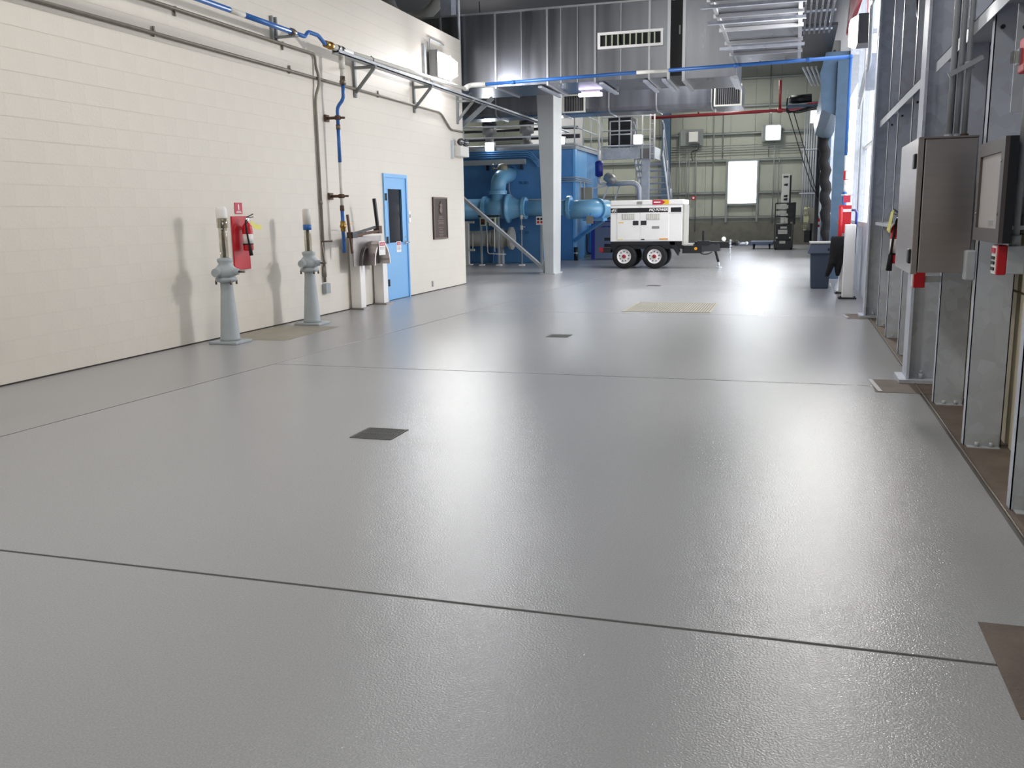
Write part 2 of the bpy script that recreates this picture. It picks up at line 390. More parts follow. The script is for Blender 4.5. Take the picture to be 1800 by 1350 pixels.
# shell
single('ceiling', B().box(-14.4,1.9,-5.2,43.4,8.6,8.8), M['ceiling'], kind='structure')
single('wall_back', B().box(-14.4,1.9,-5.3,-5.0,0,8.6), M['panel'], kind='structure')
single('wall_hall_left', B().box(-14.5,-14.2,-5,43.4,0,8.6), M['panel'], kind='structure')
WIN = (-2.90,-1.66,1.83,3.66)
wf = single('wall_far', B().box(-14.3,WIN[0],42.72,43.0,0,8.6).box(WIN[1],1.6,42.72,43.0,0,8.6).box(WIN[0],WIN[1],42.72,43.0,0,WIN[2]).box(WIN[0],WIN[1],42.72,43.0,WIN[3],8.6), M['girt'], kind='structure')
x = -2.85-1.05*11
while x < 1.3:
    a, b_ = x+.008, min(x+1.05-.008, 1.3)
    if a >= WIN[0]-.02 and b_ <= WIN[1]+.02 or (a < WIN[1] and b_ > WIN[0]):
        part('panel', B().box(a,b_,42.69,42.72,1.0,WIN[2]-.05), M['panel'], wf); part('panel', B().box(a,b_,42.69,42.72,WIN[3]+.05,8.6), M['panel'], wf)
        if a < WIN[0]-.12: part('panel', B().box(a,WIN[0]-.09,42.69,42.72,WIN[2]-.05,WIN[3]+.05), M['panel'], wf)
        if b_ > WIN[1]+.06: part('panel', B().box(WIN[1]+.05,b_,42.69,42.72,WIN[2]-.05,WIN[3]+.05), M['panel'], wf)
    else: part('panel', B().box(a,b_,42.69,42.72,1.0,8.6), M['panel'], wf)
    x += 1.05
part('dado', B().box(-14.2,1.3,42.55,42.72,0,1.0), M['dado'], wf, label='dark olive masonry base of the far wall')
for z in (1.26,2.34,3.74,4.9,6.05,7.2):
    bb = B()
    spans = [(-14.2,1.3)] if not (1.8 < z < 3.7) else [(-14.2,WIN[0]-.1),(WIN[1]+.1,1.3)]
    for a, c in spans: bb.box(a,c,42.5,42.69,z-.006,z+.006).box(a,c,42.5,42.51,z-.08,z+.006)
    part('girt', bb, M['girt'], wf)
wn = single('window_1', B().box(WIN[0]-.09,WIN[0],42.48,42.72,1.0,3.75).box(WIN[1],WIN[1]+.09,42.48,42.72,1.0,3.75).box(WIN[0],WIN[1],42.48,42.72,WIN[3],WIN[3]+.09).box(WIN[0],WIN[1],42.48,42.72,WIN[2]-.09,WIN[2]), M['girt'], kind='structure')
part('pane', B().box(WIN[0],WIN[1],42.78,42.79,WIN[2],WIN[3]), M['pane'], wn)
cc = B()
for cx in (-5.62,):
    cc.box(cx-.18,cx+.18,42.1,42.13,0,8.6).box(cx-.18,cx+.18,42.47,42.5,0,8.6).box(cx-.01,cx+.01,42.13,42.47,0,8.6)
part('corner_column', cc, M['jambblue'], wf, label='blue grey steel column against the far wall')
for cx, z0, z1 in ((-5.05,.9,5.0),(-4.72,1.0,4.3),(-4.62,1.0,4.3),(-4.3,.6,5.0),(-3.55,0.9,8.6),(-3.15,3.8,8.6),(-.95,.9,4.7),(-.72,1.0,3.7),(-1.2,3.8,8.0)):
    part('conduit', B().cyl((cx,42.46,z0),(cx,42.46,z1),.022,n=8), M['girt'], wf)
for z in (4.12,4.22,4.32):
    part('conduit', B().cyl((-5.4,42.44,z),(.4,42.44,z+.03),.02,n=8), M['girt'], wf)

# right wall: steel columns, studs, girts, panels
wr = single('wall_right', B().box(1.36,1.5,-5,13.7,0,8.6), M['girt'], kind='structure')
def hcol(y, fx=.96, z1=8.6, m='galv_d'):
    b = B().box(fx,fx+.022,y-.15,y+.15,.03,z1).box(fx+.022,1.34,y-.008,y+.008,.03,z1).box(1.34,1.36,y-.15,y+.15,.03,z1)
    o = part('column', b, M[m], wr, label='galvanised H-section column')
    part('base_plate', B().box(fx-.06,1.36,y-.2,y+.2,.002,.03), M['galv_d'], wr)
    bb = B()
    for yy in (y-.1,y+.1): bb.cyl((fx+.12,yy,.03),(fx+.12,yy,.075),.022,n=6).cyl((fx+.12,yy,.075),(fx+.12,yy,.1),.012,n=6)
    part('anchor_bolts', bb, M['galv_d'], wr)
for y in (3.35,8.42,13.45): hcol(y)
for y in (1.9,4.78,6.09,7.41,9.94,11.28,12.41):
    # lipped channel: web faces the camera, flanges run back
    b = B().box(1.06,1.27,y,y+.006,.0,8.6).box(1.06,1.066,y,y+.075,0,8.6).box(1.264,1.27,y,y+.075,0,8.6).box(1.066,1.09,y+.069,y+.075,0,8.6)
    part('stud', b, M['galv_d'], wr)
    part('stud_clip', B().box(1.075,1.255,y-.006,y-.001,-.004,.075).box(1.075,1.255,y-.07,y-.006,-.004,.004).cyl((1.13,y-.035,.004),(1.13,y-.035,.03),.014,n=6).cyl((1.21,y-.035,.004),(1.21,y-.035,.03),.014,n=6), M['galv'], wr)
# girts between the columns
def girt(y0, y1, z, x0=1.03, h=.085, drop=True):
    b = B().box(x0,1.3,y0,y1,z-.006,z).box(x0,x0+.006,y0,y1,z-h,z)
    return part('girt', b, M['galv'], wr)
for a, c in ((-1,3.18),(3.52,8.25),(8.59,13.28)):
    girt(a, c, 2.6); girt(a, c, 5.2)
    part('lower_girt', B().box(1.28,1.35,a,c,1.3,1.4), M['hwdark'], wr)
    for y in (1.9,4.78,6.09,7.41,9.94,11.28,12.41):
        if a < y < c:
            for dz in (.05,-.13):
                part('bolt', B().cyl((1.10,y-.012,2.6+dz),(1.10,y,2.6+dz),.013,n=6), M['hwdark'], wr)
girt(8.59,13.28,1.3,1.04,.05)
# wall cladding between studs
ys = [-1,1.9,4.78,6.09,7.41,9.94,11.28,12.41,13.4]
for a, c in zip(ys[:-1], ys[1:]):
    part('precast_panel', B().box(1.31,1.36,a+.09,c-.01,0,.94), M['precast'], wr)
    part('precast_panel', B().box(1.31,1.36,a+.09,c-.01,.955,1.29), M['precast'], wr)
    for q in range(max(1,int((c-a)/.42))):
        n_ = max(1,int((c-a)/.42)); p0 = a+.08+(c-a-.09)*q/n_; p1 = a+.08+(c-a-.09)*(q+1)/n_
        part('cladding_panel', B().prism([(1.30,p0+.01),(1.33,p0+.05),(1.33,p1-.05),(1.30,p1-.01),(1.36,p1-.004),(1.36,p0+.004)],'z',1.41,8.6), M['galv_d'], wr)

# glazed bay 13.7 - 20.6
wn2 = single('window_2', B().box(1.1,1.3,13.7,20.7,1.17,1.25).box(1.1,1.3,13.7,20.7,7.4,7.5), M['galv'], kind='structure')
for y in (13.72,18.45,19.6):
    part('mullion', B().box(1.08 if y>14 else 1.16,1.24,y,y+.06,0.0 if y<14 else 1.25,7.4), M['galv'], wn2)
for a, c in zip((13.78,18.51,19.66),(18.45,19.6,20.7)):
    part('pane', B().box(1.2,1.21,a,c,1.25,7.4), M['pane'], wn2)
    part('sill_panel', B().box(1.15,1.22,a,c,0,1.17), M['galv_d'], wn2)
    part('transom', B().box(1.18,1.24,a,c,2.56,2.60), M['white'], wn2)
part('bay_conduit', B().cyl((1.05,17.2,1.3),(1.05,17.2,7.4),.02,n=8), M['galv'], wn2)
single('trim_3', B().box(1.1,1.5,13.6,20.9,7.5,8.6).box(.98,1.4,30.3,43,0,8.6) , M['galv_d'], kind='structure')
single('trim_4', B().box(.98,1.4,20.9,30.3,4.6,8.6), M['galv_d'], kind='structure')
# roller door opening (open, daylight) with blue jambs and hood
dj = single('door_2', B().box(.74,.98,20.9,20.96,0,4.5).box(.74,.78,20.96,21.1,0,4.5).box(.94,.98,20.96,21.2,0,4.5), M['jambblue'], kind='structure')
part('far_jamb', B().box(.78,.98,30.2,30.3,0,4.5), M['jambblue'], dj)
part('hood', B().prism([(.5,3.72),(.44,4.0),(.5,4.35),(.62,4.55),(.96,4.6),(.96,3.6),(.7,3.6)],'y',21.3,30.0), M['jambblue'], dj)
part('door_bracket', B().prism([(.46,3.55),(.98,3.3),(.98,4.7),(.5,4.7),(.4,4.3)],'y',21.0,21.06), M['jambblue'], dj)
bb = B()
bb.box(.62,.7,21.1,30.1,4.45,4.5)
part('guide_rail', B().box(.6,.72,31.0,31.15,0,4.4), M['black'], dj)
pts = [(.70+.0105*i+.04*math.sin(i*1.7),29.95+.05*math.cos(i*2.3),4.35-i*.142) for i in range(30)]
part('rubber_seal', B().tube(pts,.15,9), M['blackcloth'], dj, label='crumpled black seal hanging beside the doorway')

# ================================================================== LEFT WALL THINGS
# door
dr = single('door_1', B().box(-6.84,-6.77,14.67,14.72,0,2.2).box(-6.84,-6.77,15.62,15.67,0,2.2).box(-6.84,-6.77,14.72,15.62,2.14,2.2), M['doorblue'], label='light blue steel door with a narrow glass pane', kind='structure')
part('door_leaf', B().box(-6.835,-6.79,14.72,14.85,.01,2.14).box(-6.835,-6.79,15.43,15.62,.01,2.14).box(-6.835,-6.79,14.85,15.43,.01,1.01).box(-6.835,-6.79,14.85,15.43,1.94,2.14), M['doorblue'], dr)
part('glass_pane', B().box(-6.82,-6.81,14.85,15.43,1.01,1.94), M['pane_dark'], dr)
part('glazing_bead', B().box(-6.80,-6.785,14.835,14.85,.995,1.955).box(-6.80,-6.785,15.43,15.445,.995,1.955).box(-6.80,-6.785,14.85,15.43,.995,1.01).box(-6.80,-6.785,14.85,15.43,1.94,1.955), M['doorblue'], dr)
for z in (.32,1.06,1.80):
    part('hinge', B().cyl((-6.765,14.725,z-.06),(-6.765,14.725,z+.06),.014,n=8).box(-6.772,-6.764,14.68,14.76,z-.06,z+.06), M['hwdark'], dr)
hb = part('handle', B().cyl((-6.79,15.55,1.0),(-6.72,15.55,1.0),.012,n=10).tube([(-6.72,15.56,1.0),(-6.72,15.47,1.0),(-6.715,15.42,.995)],.011,8).cyl((-6.79,15.55,1.0),(-6.78,15.55,1.0),.035,n=14), M['chrome'], dr)
part('keyhole', B().cyl((-6.79,15.55,1.1),(-6.783,15.55,1.1),.02,n=12), M['chrome'], dr)
def danger(name, parent, o, right, up, w, h, lines):
    r = norm(right); u = norm(up); n = r.cross(u); o = Vector(o)
    def q(x0,x1,y0,y1,d):
        b = B(); vs = [o+r*x+u*y+n*dd for dd in (d-.002,d) for x,y in ((x0,y0),(x1,y0),(x1,y1),(x0,y1))]
        b.add(vs,[(0,1,2,3),(7,6,5,4),(0,4,5,1),(1,5,6,2),(2,6,7,3),(3,7,4,0)]); return b
    p = part(name, q(-w/2,w/2,-h/2,h/2,.004), M['signwhite'], parent, label='white card with a red danger heading')
    s = part('heading', q(-w*.4,w*.4,h*.16,h*.42,.0055), M['signred'], p)
    text('lettering','DANGER',M['signwhite'],p,o+u*h*.29+n*.006,r,u,h*.14,w*.6,.001)
    for i in range(lines):
        part('text_line', q(-w*.36+.02*w*(i%2),w*.36-.03*w*(i%2),h*(.02-.1*i),h*(.06-.1*i),.0055), M['ink_grey'], p)
danger('danger_sign', dr, (-6.788,15.23,.93), (0,1,0), (0,0,1), .2, .19, 4)

# plaque
pq = root('plaque', (WX,17.28,1.0), 'dark bronze memorial plaque on the white block wall beyond the blue door', 'plaque')
part('plate', B().box(WX,WX+.03,16.92,17.66,1.01,1.83), M['bronze'], pq)
part('rim', B().box(WX+.03,WX+.042,16.92,16.95,1.01,1.83).box(WX+.03,WX+.042,17.63,17.66,1.01,1.83).box(WX+.03,WX+.042,16.95,17.63,1.80,1.83).box(WX+.03,WX+.042,16.95,17.63,1.01,1.04), M['bronze_hi'], pq)
st = [(17.29+.1*(1 if k%2==0 else .45)*math.sin(k*PI/5), 1.665+.085*(1 if k%2==0 else .45)*math.cos(k*PI/5)) for k in range(10)]
part('star_emblem', B().prism(st,'x',WX+.03,WX+.045), M['bronze_hi'], pq)
part('shield', B().lathe([(.075,0),(.085,.006),(.05,.016)],(WX+.03,17.29,1.575),'x',20), M['bronze_hi'], pq)
bb = B()
for i,(z,w) in enumerate(((1.45,.2),(1.42,.26),(1.37,.34),(1.34,.3),(1.31,.34),(1.24,.3),(1.2,.2),(1.16,.28),(1.13,.24),(1.1,.28),(1.07,.2))):
    bb.box(WX+.03,WX+.034,17.29-w/2,17.29+w/2,z-.007,z+.007)
part('raised_lines', bb, M['bronze_hi'], pq, kind='stuff')

# small wall fittings
kp = root('card_reader', (WX,15.72,1.38), 'small white card reader on the wall right of the blue door', 'card reader')
part('body', B().box(WX,WX+.03,15.70,15.80,1.35,1.56), M['white'], kp, .006)
part('slot', B().box(WX+.03,WX+.032,15.72,15.745,1.44,1.5).box(WX+.03,WX+.032,15.755,15.78,1.44,1.5), M['ink_grey'], kp)
single('wall_outlet', B().box(WX,WX+.012,16.78,16.85,.09,.2), M['ink_grey'], 'small grey outlet low on the white wall below the bronze plaque', 'outlet', bevel=.003)
ob = root('outlet_box', (WX,6.28,.42), 'grey outlet box low on the white wall at the left edge', 'outlet')
part('body', B().box(WX,WX+.06,6.22,6.345,.44,.56), M['galv'], ob, .005)
part('cover', B().box(WX+.06,WX+.066,6.225,6.34,.445,.555), M['hwdark'], ob)

# conduits on the wall
def clip(par, y, z, x=WX+.0, up=True, m='conduit_old'):
    s = 1 if up else -1
    part('clip', B().box(x,x+.035,y-.014,y+.014,z-.032,z+.032).box(x+.01,x+.03,y-.01,y+.01,min(z,z+s*.075),max(z,z+s*.075)), M[m], par)
cl = root('conduit', (WX,12,3.15), 'lower galvanised conduit running the length of the white wall', 'conduit')
part('pipe', B().tube(fillet([(WX+.03,-4.9,3.47),(WX+.03,17.45,3.47),(WX+.03,18.0,3.19),(WX+.03,18.76,3.2)],.12),.021,10), M['conduit_old'], cl)
for y in (8.9,11.75,14.6,16.3): clip(cl, y, 3.47, WX)
cu_ = root('conduit', (WX,11,.35), 'upper galvanised conduit that bends down to a grey box near the floor', 'conduit')
part('pipe', B().tube(fillet([(WX+.035,-4.9,3.8),(WX+.035,12.47,3.8),(WX+.035,12.47,3.62),(WX+.075,12.47,3.5),(WX+.075,12.47,3.38),(WX+.03,12.42,3.2),(WX+.03,12.42,.5)],.2,7),.021,10), M['conduit_old'], cu_)
for y in (9.3,11.6): clip(cu_, y, 3.8, WX, False)
part('fitting', B().cyl((WX+.03,12.42,.58),(WX+.03,12.42,.74),.03,n=10), M['conduit_old'], cu_)
part('junction_box', B().box(WX,WX+.07,12.38,12.52,.33,.48), M['steelgrey'], cu_, .008)
part('coupling', B().cyl((WX+.03,12.42,1.66),(WX+.03,12.42,1.72),.027,n=10), M['conduit_old'], cu_)

# main water pipe along the wall and its fittings
PXO, PZ = -6.5, 3.9
wp = root('water_pipe', (PXO,12,PZ), 'blue and white water main carried along the top of the white wall', 'pipe')
part('blue_run', B().cyl((PXO,-4.9,PZ),(PXO,9.95,PZ),.034,n=12).cyl((PXO,10.25,PZ),(PXO,11.35,PZ),.034,n=12), M['pipeblue'], wp, label='dark blue painted length')
part('label_band', B().cyl((PXO,9.95,PZ),(PXO,10.25,PZ),.036,n=12), M['whitewrap'], wp, label='pale bare length between blue lengths')
part('union', B().lathe([(.03,0),(.05,.0),(.05,.05),(.042,.06),(.042,.1),(.034,.1)],(PXO,11.35,PZ),'y',12), M['stem'], wp)
part('offset_bend', B().tube(fillet([(PXO,11.45,PZ),(PXO,11.72,PZ),(PXO,11.82,PZ+.08),(PXO,12.1,PZ+.08),(PXO,12.28,PZ),(PXO,12.3,PZ)],.04,4),.028,10), M['pipeblue'], wp)
part('valve', B().lathe([(.03,0),(.05,.0),(.05,.06),(.035,.06),(.035,.12),(.055,.12),(.055,.18),(.036,.18)],(PXO,12.3,PZ),'y',12), M['brass'], wp)
part('tee', B().cyl((PXO,12.48,PZ),(PXO,13.1,PZ),.046,n=12).cyl((PXO,12.78,PZ),(PXO,12.78,PZ-.12),.046,n=12), M['whitewrap'], wp)
part('cap_ring', B().cyl((PXO,12.62,PZ),(PXO,12.68,PZ),.05,n=12), M['black'], wp)
part('cap_ring', B().cyl((PXO,12.74,PZ),(PXO,12.83,PZ),.05,n=12), M['black'], wp)
part('bare_run', B().cyl((PXO,13.1,PZ+.0),(PXO,18.3,PZ+.1),.036,n=12), M['whitewrap'], wp)
part('elbow', B().tube(fillet([(PXO,18.15,PZ+.1),(PXO,18.45,4.1),(PXO+.35,18.45,4.1)],.12),.05,12), M['whitewrap'], wp)
# cross pipe over the aisle
cp = root('cross_pipe', (-3,18.45,4.12), 'blue water pipe crossing the aisle in front of the big duct', 'pipe')
part('blue_run', B().cyl((-6.15,18.45,4.10),(-3.05,18.45,4.15),.034,n=12), M['pipeblue'], cp)
part('white_band', B().cyl((-3.05,18.45,4.15),(-2.43,18.45,4.155),.035,n=12), M['whitewrap'], cp, label='short white length')
part('blue_run', B().cyl((-2.43,18.45,4.155),(.87,18.45,4.2),.034,n=12), M['pipeblue'], cp)
for x_ in (-5.6,-1.2,.1): part('coupling', B().cyl((x_,18.45,4.1+(x_+6)*.0145),(x_+.08,18.45,4.1+(x_+6)*.0145),.042,n=12), M['pipeblue'], cp)
# strut channel carrying the main, brackets
single('strut_channel', B().box(PXO-.06,PXO+.06,12.6,27.0,PZ-.085,PZ-.07).box(PXO-.06,PXO-.05,12.6,27.0,PZ-.085,PZ-.03).box(PXO+.05,PXO+.06,12.6,27.0,PZ-.085,PZ-.03), M['galv'], 'galvanised strut channel running under the water main past the wall corner', 'strut')
BR = [13.75,16.15,18.45]
lab = ['galvanised triangular wall bracket nearest the tee in the water main','galvanised triangular wall bracket below the flood light','galvanised triangular wall bracket at the end corner of the wall']
for i, y in enumerate(BR):
    r_ = root('wall_bracket', (WX,y,PZ-.6), lab[i], 'bracket', 'triangular pipe brackets')
    part('post', B().box(WX,WX+.04,y-.03,y+.03,PZ-.56,PZ+.02), M['bracket_grey'], r_)
    part('arm', B().box(WX+.04,PXO+.1,y-.03,y+.03,PZ-.13,PZ-.088), M['bracket_grey'], r_)
    part('brace', B().bar((WX+.03,y,PZ-.48),(PXO+.06,y,PZ-.13),.05,.03,(0,1,0)), M['bracket_grey'], r_)
    part('pipe_clamp', B().tube([(PXO-.04,y+.05,PZ-.09),(PXO-.045,y+.05,PZ+.02),(PXO,y+.05,PZ+.06),(PXO+.045,y+.05,PZ+.02),(PXO+.04,y+.05,PZ-.09)],.009,6), M['bracket_grey'], r_)
single('strut_plate', B().box(WX,WX+.04,11.33,11.36,3.78,4.12).box(WX,WX+.04,11.43,11.46,3.78,4.12).box(WX,WX+.012,11.36,11.43,3.78,4.12), M['bracket_grey'], 'short upright galvanised strut fixed behind the blue water main', 'strut')
single('support_arm', B().box(WX+.04,PXO+.06,11.36,11.44,PZ-.06,PZ-.036), M['bracket_grey'], 'galvanised arm from the upright strut to the blue main', 'strut')

# drop pipe
VX = -6.6
dp = root('drop_pipe', (VX,12.78,.95), 'vertical blue and white pipe dropping from the water main to the steel stand', 'pipe')
part('white_top', B().cyl((PXO,12.78,3.78),(PXO,12.78,3.63),.045,n=12).cyl((PXO,12.78,3.63),(PXO,12.78,3.5),.032,n=12), M['whitewrap'], dp)
part('union', B().lathe([(.03,0),(.048,0),(.048,.06),(.038,.07),(.038,.12)],(PXO,12.78,3.40),'z',10), M['stem'], dp)
part('offset_bend', B().tube(fillet([(PXO,12.78,3.4),(PXO,12.78,3.2),(VX,12.76,3.08),(VX,12.76,2.78)],.06),.027,10), M['pipeblue'], dp)
part('blue_run', B().cyl((VX,12.76,2.78),(VX,12.76,2.28),.027,n=10), M['pipeblue'], dp)
part('joint', B().cyl((VX,12.76,2.76),(VX,12.76,2.83),.034,n=10), M['stem'], dp)
part('white_run', B().cyl((VX,12.76,2.28),(VX,12.76,1.62),.024,n=10), M['whitewrap'], dp)
part('lower_blue', B().cyl((VX,12.76,1.56),(VX,12.76,.93),.028,n=10), M['pipeblue'], dp)
part('rusty_joint', B().cyl((VX,12.76,1.56),(VX,12.76,1.64),.033,n=10), M['brown_metal'], dp)
part('ball_valve', B().ball((VX,12.76,1.33),.05).cyl((VX,12.76,1.25),(VX,12.76,1.41),.038,n=10), M['brass'], dp)
part('valve_lever', B().bar((VX+.02,12.8,1.36),(VX+.05,13.0,1.36),.025,.01), M['brass'], dp)
for z in (2.93,1.78):
    part('pipe_clamp', B().cyl((WX,12.76,z),(VX-.03,12.76,z),.022,n=8).cyl((VX,12.76,z-.03),(VX,12.76,z+.03),.045,n=10).box(WX,WX+.03,12.70,12.82,z-.05,z+.05).cyl((VX+.03,12.76,z),(VX+.1,12.8,z),.016,n=8), M['brown_metal'], dp)

# extinguisher sign, board, extinguisher
es = root('extinguisher_sign', (WX,10.3,1.53), 'small red extinguisher sign on the white wall above the red board', 'sign')
part('plate', B().box(WX,WX+.008,10.22,10.385,1.525,1.665), M['signred'], es, .0)
part('pictogram', B().prism([(10.29,1.575),(10.315,1.575),(10.315,1.63),(10.305,1.652),(10.30,1.652),(10.29,1.63)],'x',WX+.008,WX+.0095), M['signwhite'], es)
part('caption', B().box(WX+.008,WX+.0095,10.245,10.36,1.54,1.55).box(WX+.008,WX+.0095,10.26,10.345,1.556,1.562), M['signwhite'], es)
eb = root('extinguisher_board', (WX,10.3,.81), 'tall red backboard behind the fire extinguisher on the white wall', 'board')
part('board', B().box(WX,WX+.02,10.12,10.48,.82,1.495), M['red'], eb, .003)
part('arrow_cut', B().prism([(10.48,1.06),(10.48,1.13),(10.44,1.095)],'x',WX+.02,WX+.022), M['signwhite'], eb)
def extinguisher(x, y, z, label, nx, tagdir):
    # cylinder standing on a wall hook; nx = direction away from the wall
    r_ = root('fire_extinguisher', (x,y,z), label, 'extinguisher')
    part('cylinder', B().lathe([(.055,0),(.062,.012),(.064,.03),(.064,.27),(.058,.31),(.035,.345),(.022,.36)],(x,y,z),'z',18), M['red'], r_)
    part('instruction_label', B().lathe([(.0648,.09),(.0648,.21)],(x,y,z),'z',18), M['signwhite'], r_)
    part('strap', B().lathe([(.067,.075),(.067,.09)],(x,y,z),'z',18), M['black'], r_)
    part('valve_head', B().cyl((x,y,z+.355),(x,y,z+.405),.02,n=10).box(x-.014,x+.014,y-.03,y+.03,z+.385,z+.41), M['chrome'], r_)
    part('handle', B().bar((x,y,z+.41),(x+nx*.04,y+.09,z+.425),.018,.01).bar((x,y,z+.42),(x+nx*.04,y+.09,z+.46),.018,.01), M['hwdark'], r_)
    part('hose', B().tube(fillet([(x,y,z+.39),(x+nx*.03,y-.075,z+.37),(x+nx*.05,y-.085,z+.2),(x+nx*.06,y-.06,z+.05)],.06),.011,8).cyl((x+nx*.06,y-.06,z+.08),(x+nx*.065,y-.045,z-.06),.017,.026,n=10), M['rubber'], r_)
    return r_
ex = extinguisher(-6.685, 10.30, 1.06, 'red fire extinguisher hung on the red board with a yellow tag', 1, 1)
part('inspection_tag', B().prism([(10.33,1.44),(10.45,1.39),(10.58,1.38),(10.58,1.32),(10.42,1.33),(10.33,1.40)],'x',-6.652,-6.65), M['yellow'], ex, label='yellow inspection tag')

# valve stands
def valve_stand(x, y, label, first):
    r_ = root('valve_stand', (x,y,0), label, 'valve stand', 'floor valve stands')
    part('base_plate', B().box(x-.19,x+.19,y-.17,y+.17,0,.03), M['valve'], r_, .006)
    part('tapered_column', B().lathe([(.125,.03),(.115,.06),(.075,.62),(.072,.72),(.068,.74)],(x,y,0),'z',18), M['valve'], r_)
    bb = B().lathe([(.07,.72),(.12,.735),(.125,.775),(.1,.79),(.12,.80),(.135,.82),(.135,.88),(.11,.9),(.075,.94),(.09,.97),(.09,1.0),(.045,1.015)],(x,y,0),'z',18)
    bb.cyl((x-.02,y-.05,.845),(x-.02,y-.19,.845),.06,.048,n=12).cyl((x+.05,y,.85),(x+.18,y,.85),.05,.035,n=12)
    part('gear_head', bb, M['valve'], r_)
    part('flange_bolts', B().cyl((x+.1,y-.06,.70),(x+.1,y-.06,.75),.012,n=6).cyl((x-.1,y-.06,.70),(x-.1,y-.06,.75),.012,n=6).cyl((x+.1,y+.06,.70),(x+.1,y+.06,.75),.012,n=6), M['stem'], r_)
    part('stem', B().cyl((x,y,1.01),(x,y,1.44 if first else 1.35),.02,n=10), M['stem'], r_)
    part('clear_cover', B().lathe([(.05,1.01),(.05,1.5)],(x,y,0),'z',16), M['clear'], r_)
    if first:
        part('cover_cap', B().lathe([(.064,1.47),(.066,1.48),(.064,1.555),(.058,1.585),(.04,1.605),(.01,1.61)],(x,y,0),'z',18), M['white'], r_, label='white domed cap')
        part('collar', B().lathe([(.064,1.36),(.064,1.47)],(x,y,0),'z',16), M['clear'], r_)
        part('input_shaft', B().cyl((x+.18,y,.85),(x+.26,y,.85),.014,n=8), M['stem'], r_)
    else:
        part('cover_cap', B().lathe([(.055,1.36),(.055,1.56),(.05,1.58),(.02,1.585)],(x,y,0),'z',16), M['offwhite'], r_, label='milky cap')
        part('blue_band', B().lathe([(.058,1.30),(.058,1.37)],(x,y,0),'z',16), M['pipeblue'], r_, label='blue band')
        part('crank', B().cyl((x+.18,y,.85),(x+.26,y,.85),.014,n=8).bar((x+.25,y,.84),(x+.2,y+.02,1.15),.022,.012).cyl((x+.2,y+.02,1.14),(x+.37,y+.02,1.145),.012,n=8), M['stem'], r_)
valve_stand(-6.42, 9.38, 'grey valve stand with white domed cap in front of the red board', True)
valve_stand(-6.39, 11.3, 'grey valve stand with blue banded cap and crank handle', False)

# steel stand with two white posts
pd = root('pipe_stand', (-6.6,13.75,0), 'stainless guard on two white posts with dark bent iron bars, left of the blue door', 'stand')
for y in (13.36,14.22):
    pp = part('post', B().box(-6.78,-6.6,y-.09,y+.09,.0,1.18 if y < 14 else 1.06), M['white'], pd, .012)
    part('foot_plate', B().box(-6.79,-6.54,y-.14,y+.14,0,.025), M['stainless_w'], pp)
part('back_plate', B().box(-6.6,-6.58,13.03,14.07,.70,1.16), M['stainless_w'], pd, label='dull stainless back plate')
part('rail', B().box(-6.66,-6.6,13.4,14.3,.98,1.06), M['stainless_w'], pd)
n_ = 12
def arch(y0, y1, xa, xb, z0, zt):
    # curved hood bulging from the plate, open below
    b = B(); vs = []; fs = []
    for rr in (1.0, .9):
        for i in range(n_+1):
            a = PI*i/n_; yy = (y0+y1)/2-math.cos(a)*(y1-y0)/2*rr; zz = z0+math.sin(a)*(zt-z0)*rr
            vs += [(xa,yy,zz),(xb,yy,zz)]
    o = 2*(n_+1)
    for i in range(n_):
        fs += [(2*i,2*i+1,2*i+3,2*i+2),(o+2*i,o+2*i+2,o+2*i+3,o+2*i+1),(2*i+1,o+2*i+1,o+2*i+3,2*i+3)]
    fs += [(0,o,o+1,1),(2*n_,2*n_+1,o+2*n_+1,o+2*n_)]
    return b.add(vs,fs,False)
part('hood', arch(13.36,13.97,-6.58,-6.38,.70,1.08), M['stainless'], pd)
part('hood', arch(13.22,13.62,-6.58,-6.53,.70,1.0), M['stainless_w'], pd)
danger('danger_sign', pd, (-6.37,13.63,.965), (0,1,0), (0,0,1), .24, .22, 2)
IX = -6.42
part('iron_bar', B().bar((IX,12.57,1.5),(IX,12.68,.92),.035,.03), M['brown_metal'], pd)
part('iron_bar', B().bar((IX,12.7,1.21),(IX,13.6,1.31),.035,.035), M['black'], pd)
part('iron_bar', B().bar((IX,13.62,1.24),(IX,13.52,1.75),.045,.045), M['black'], pd, label='upright black bar')
part('copper_bar', B().bar((IX+.03,12.75,1.19),(IX+.03,13.6,1.24),.03,.04), M['brown_metal'], pd, label='reddish brown bar')
part('knuckle', B().box(IX-.05,IX+.05,12.62,12.78,1.15,1.24), M['black'], pd)
part('knuckle', B().box(IX-.05,IX+.05,13.55,13.66,1.2,1.32), M['brown_metal'], pd)
part('bar_arm', B().box(-6.6,IX,12.98,13.06,1.16,1.2), M['brown_metal'], pd)
part('bar_arm', B().box(-6.6,IX,13.5,13.56,1.2,1.23), M['brown_metal'], pd)

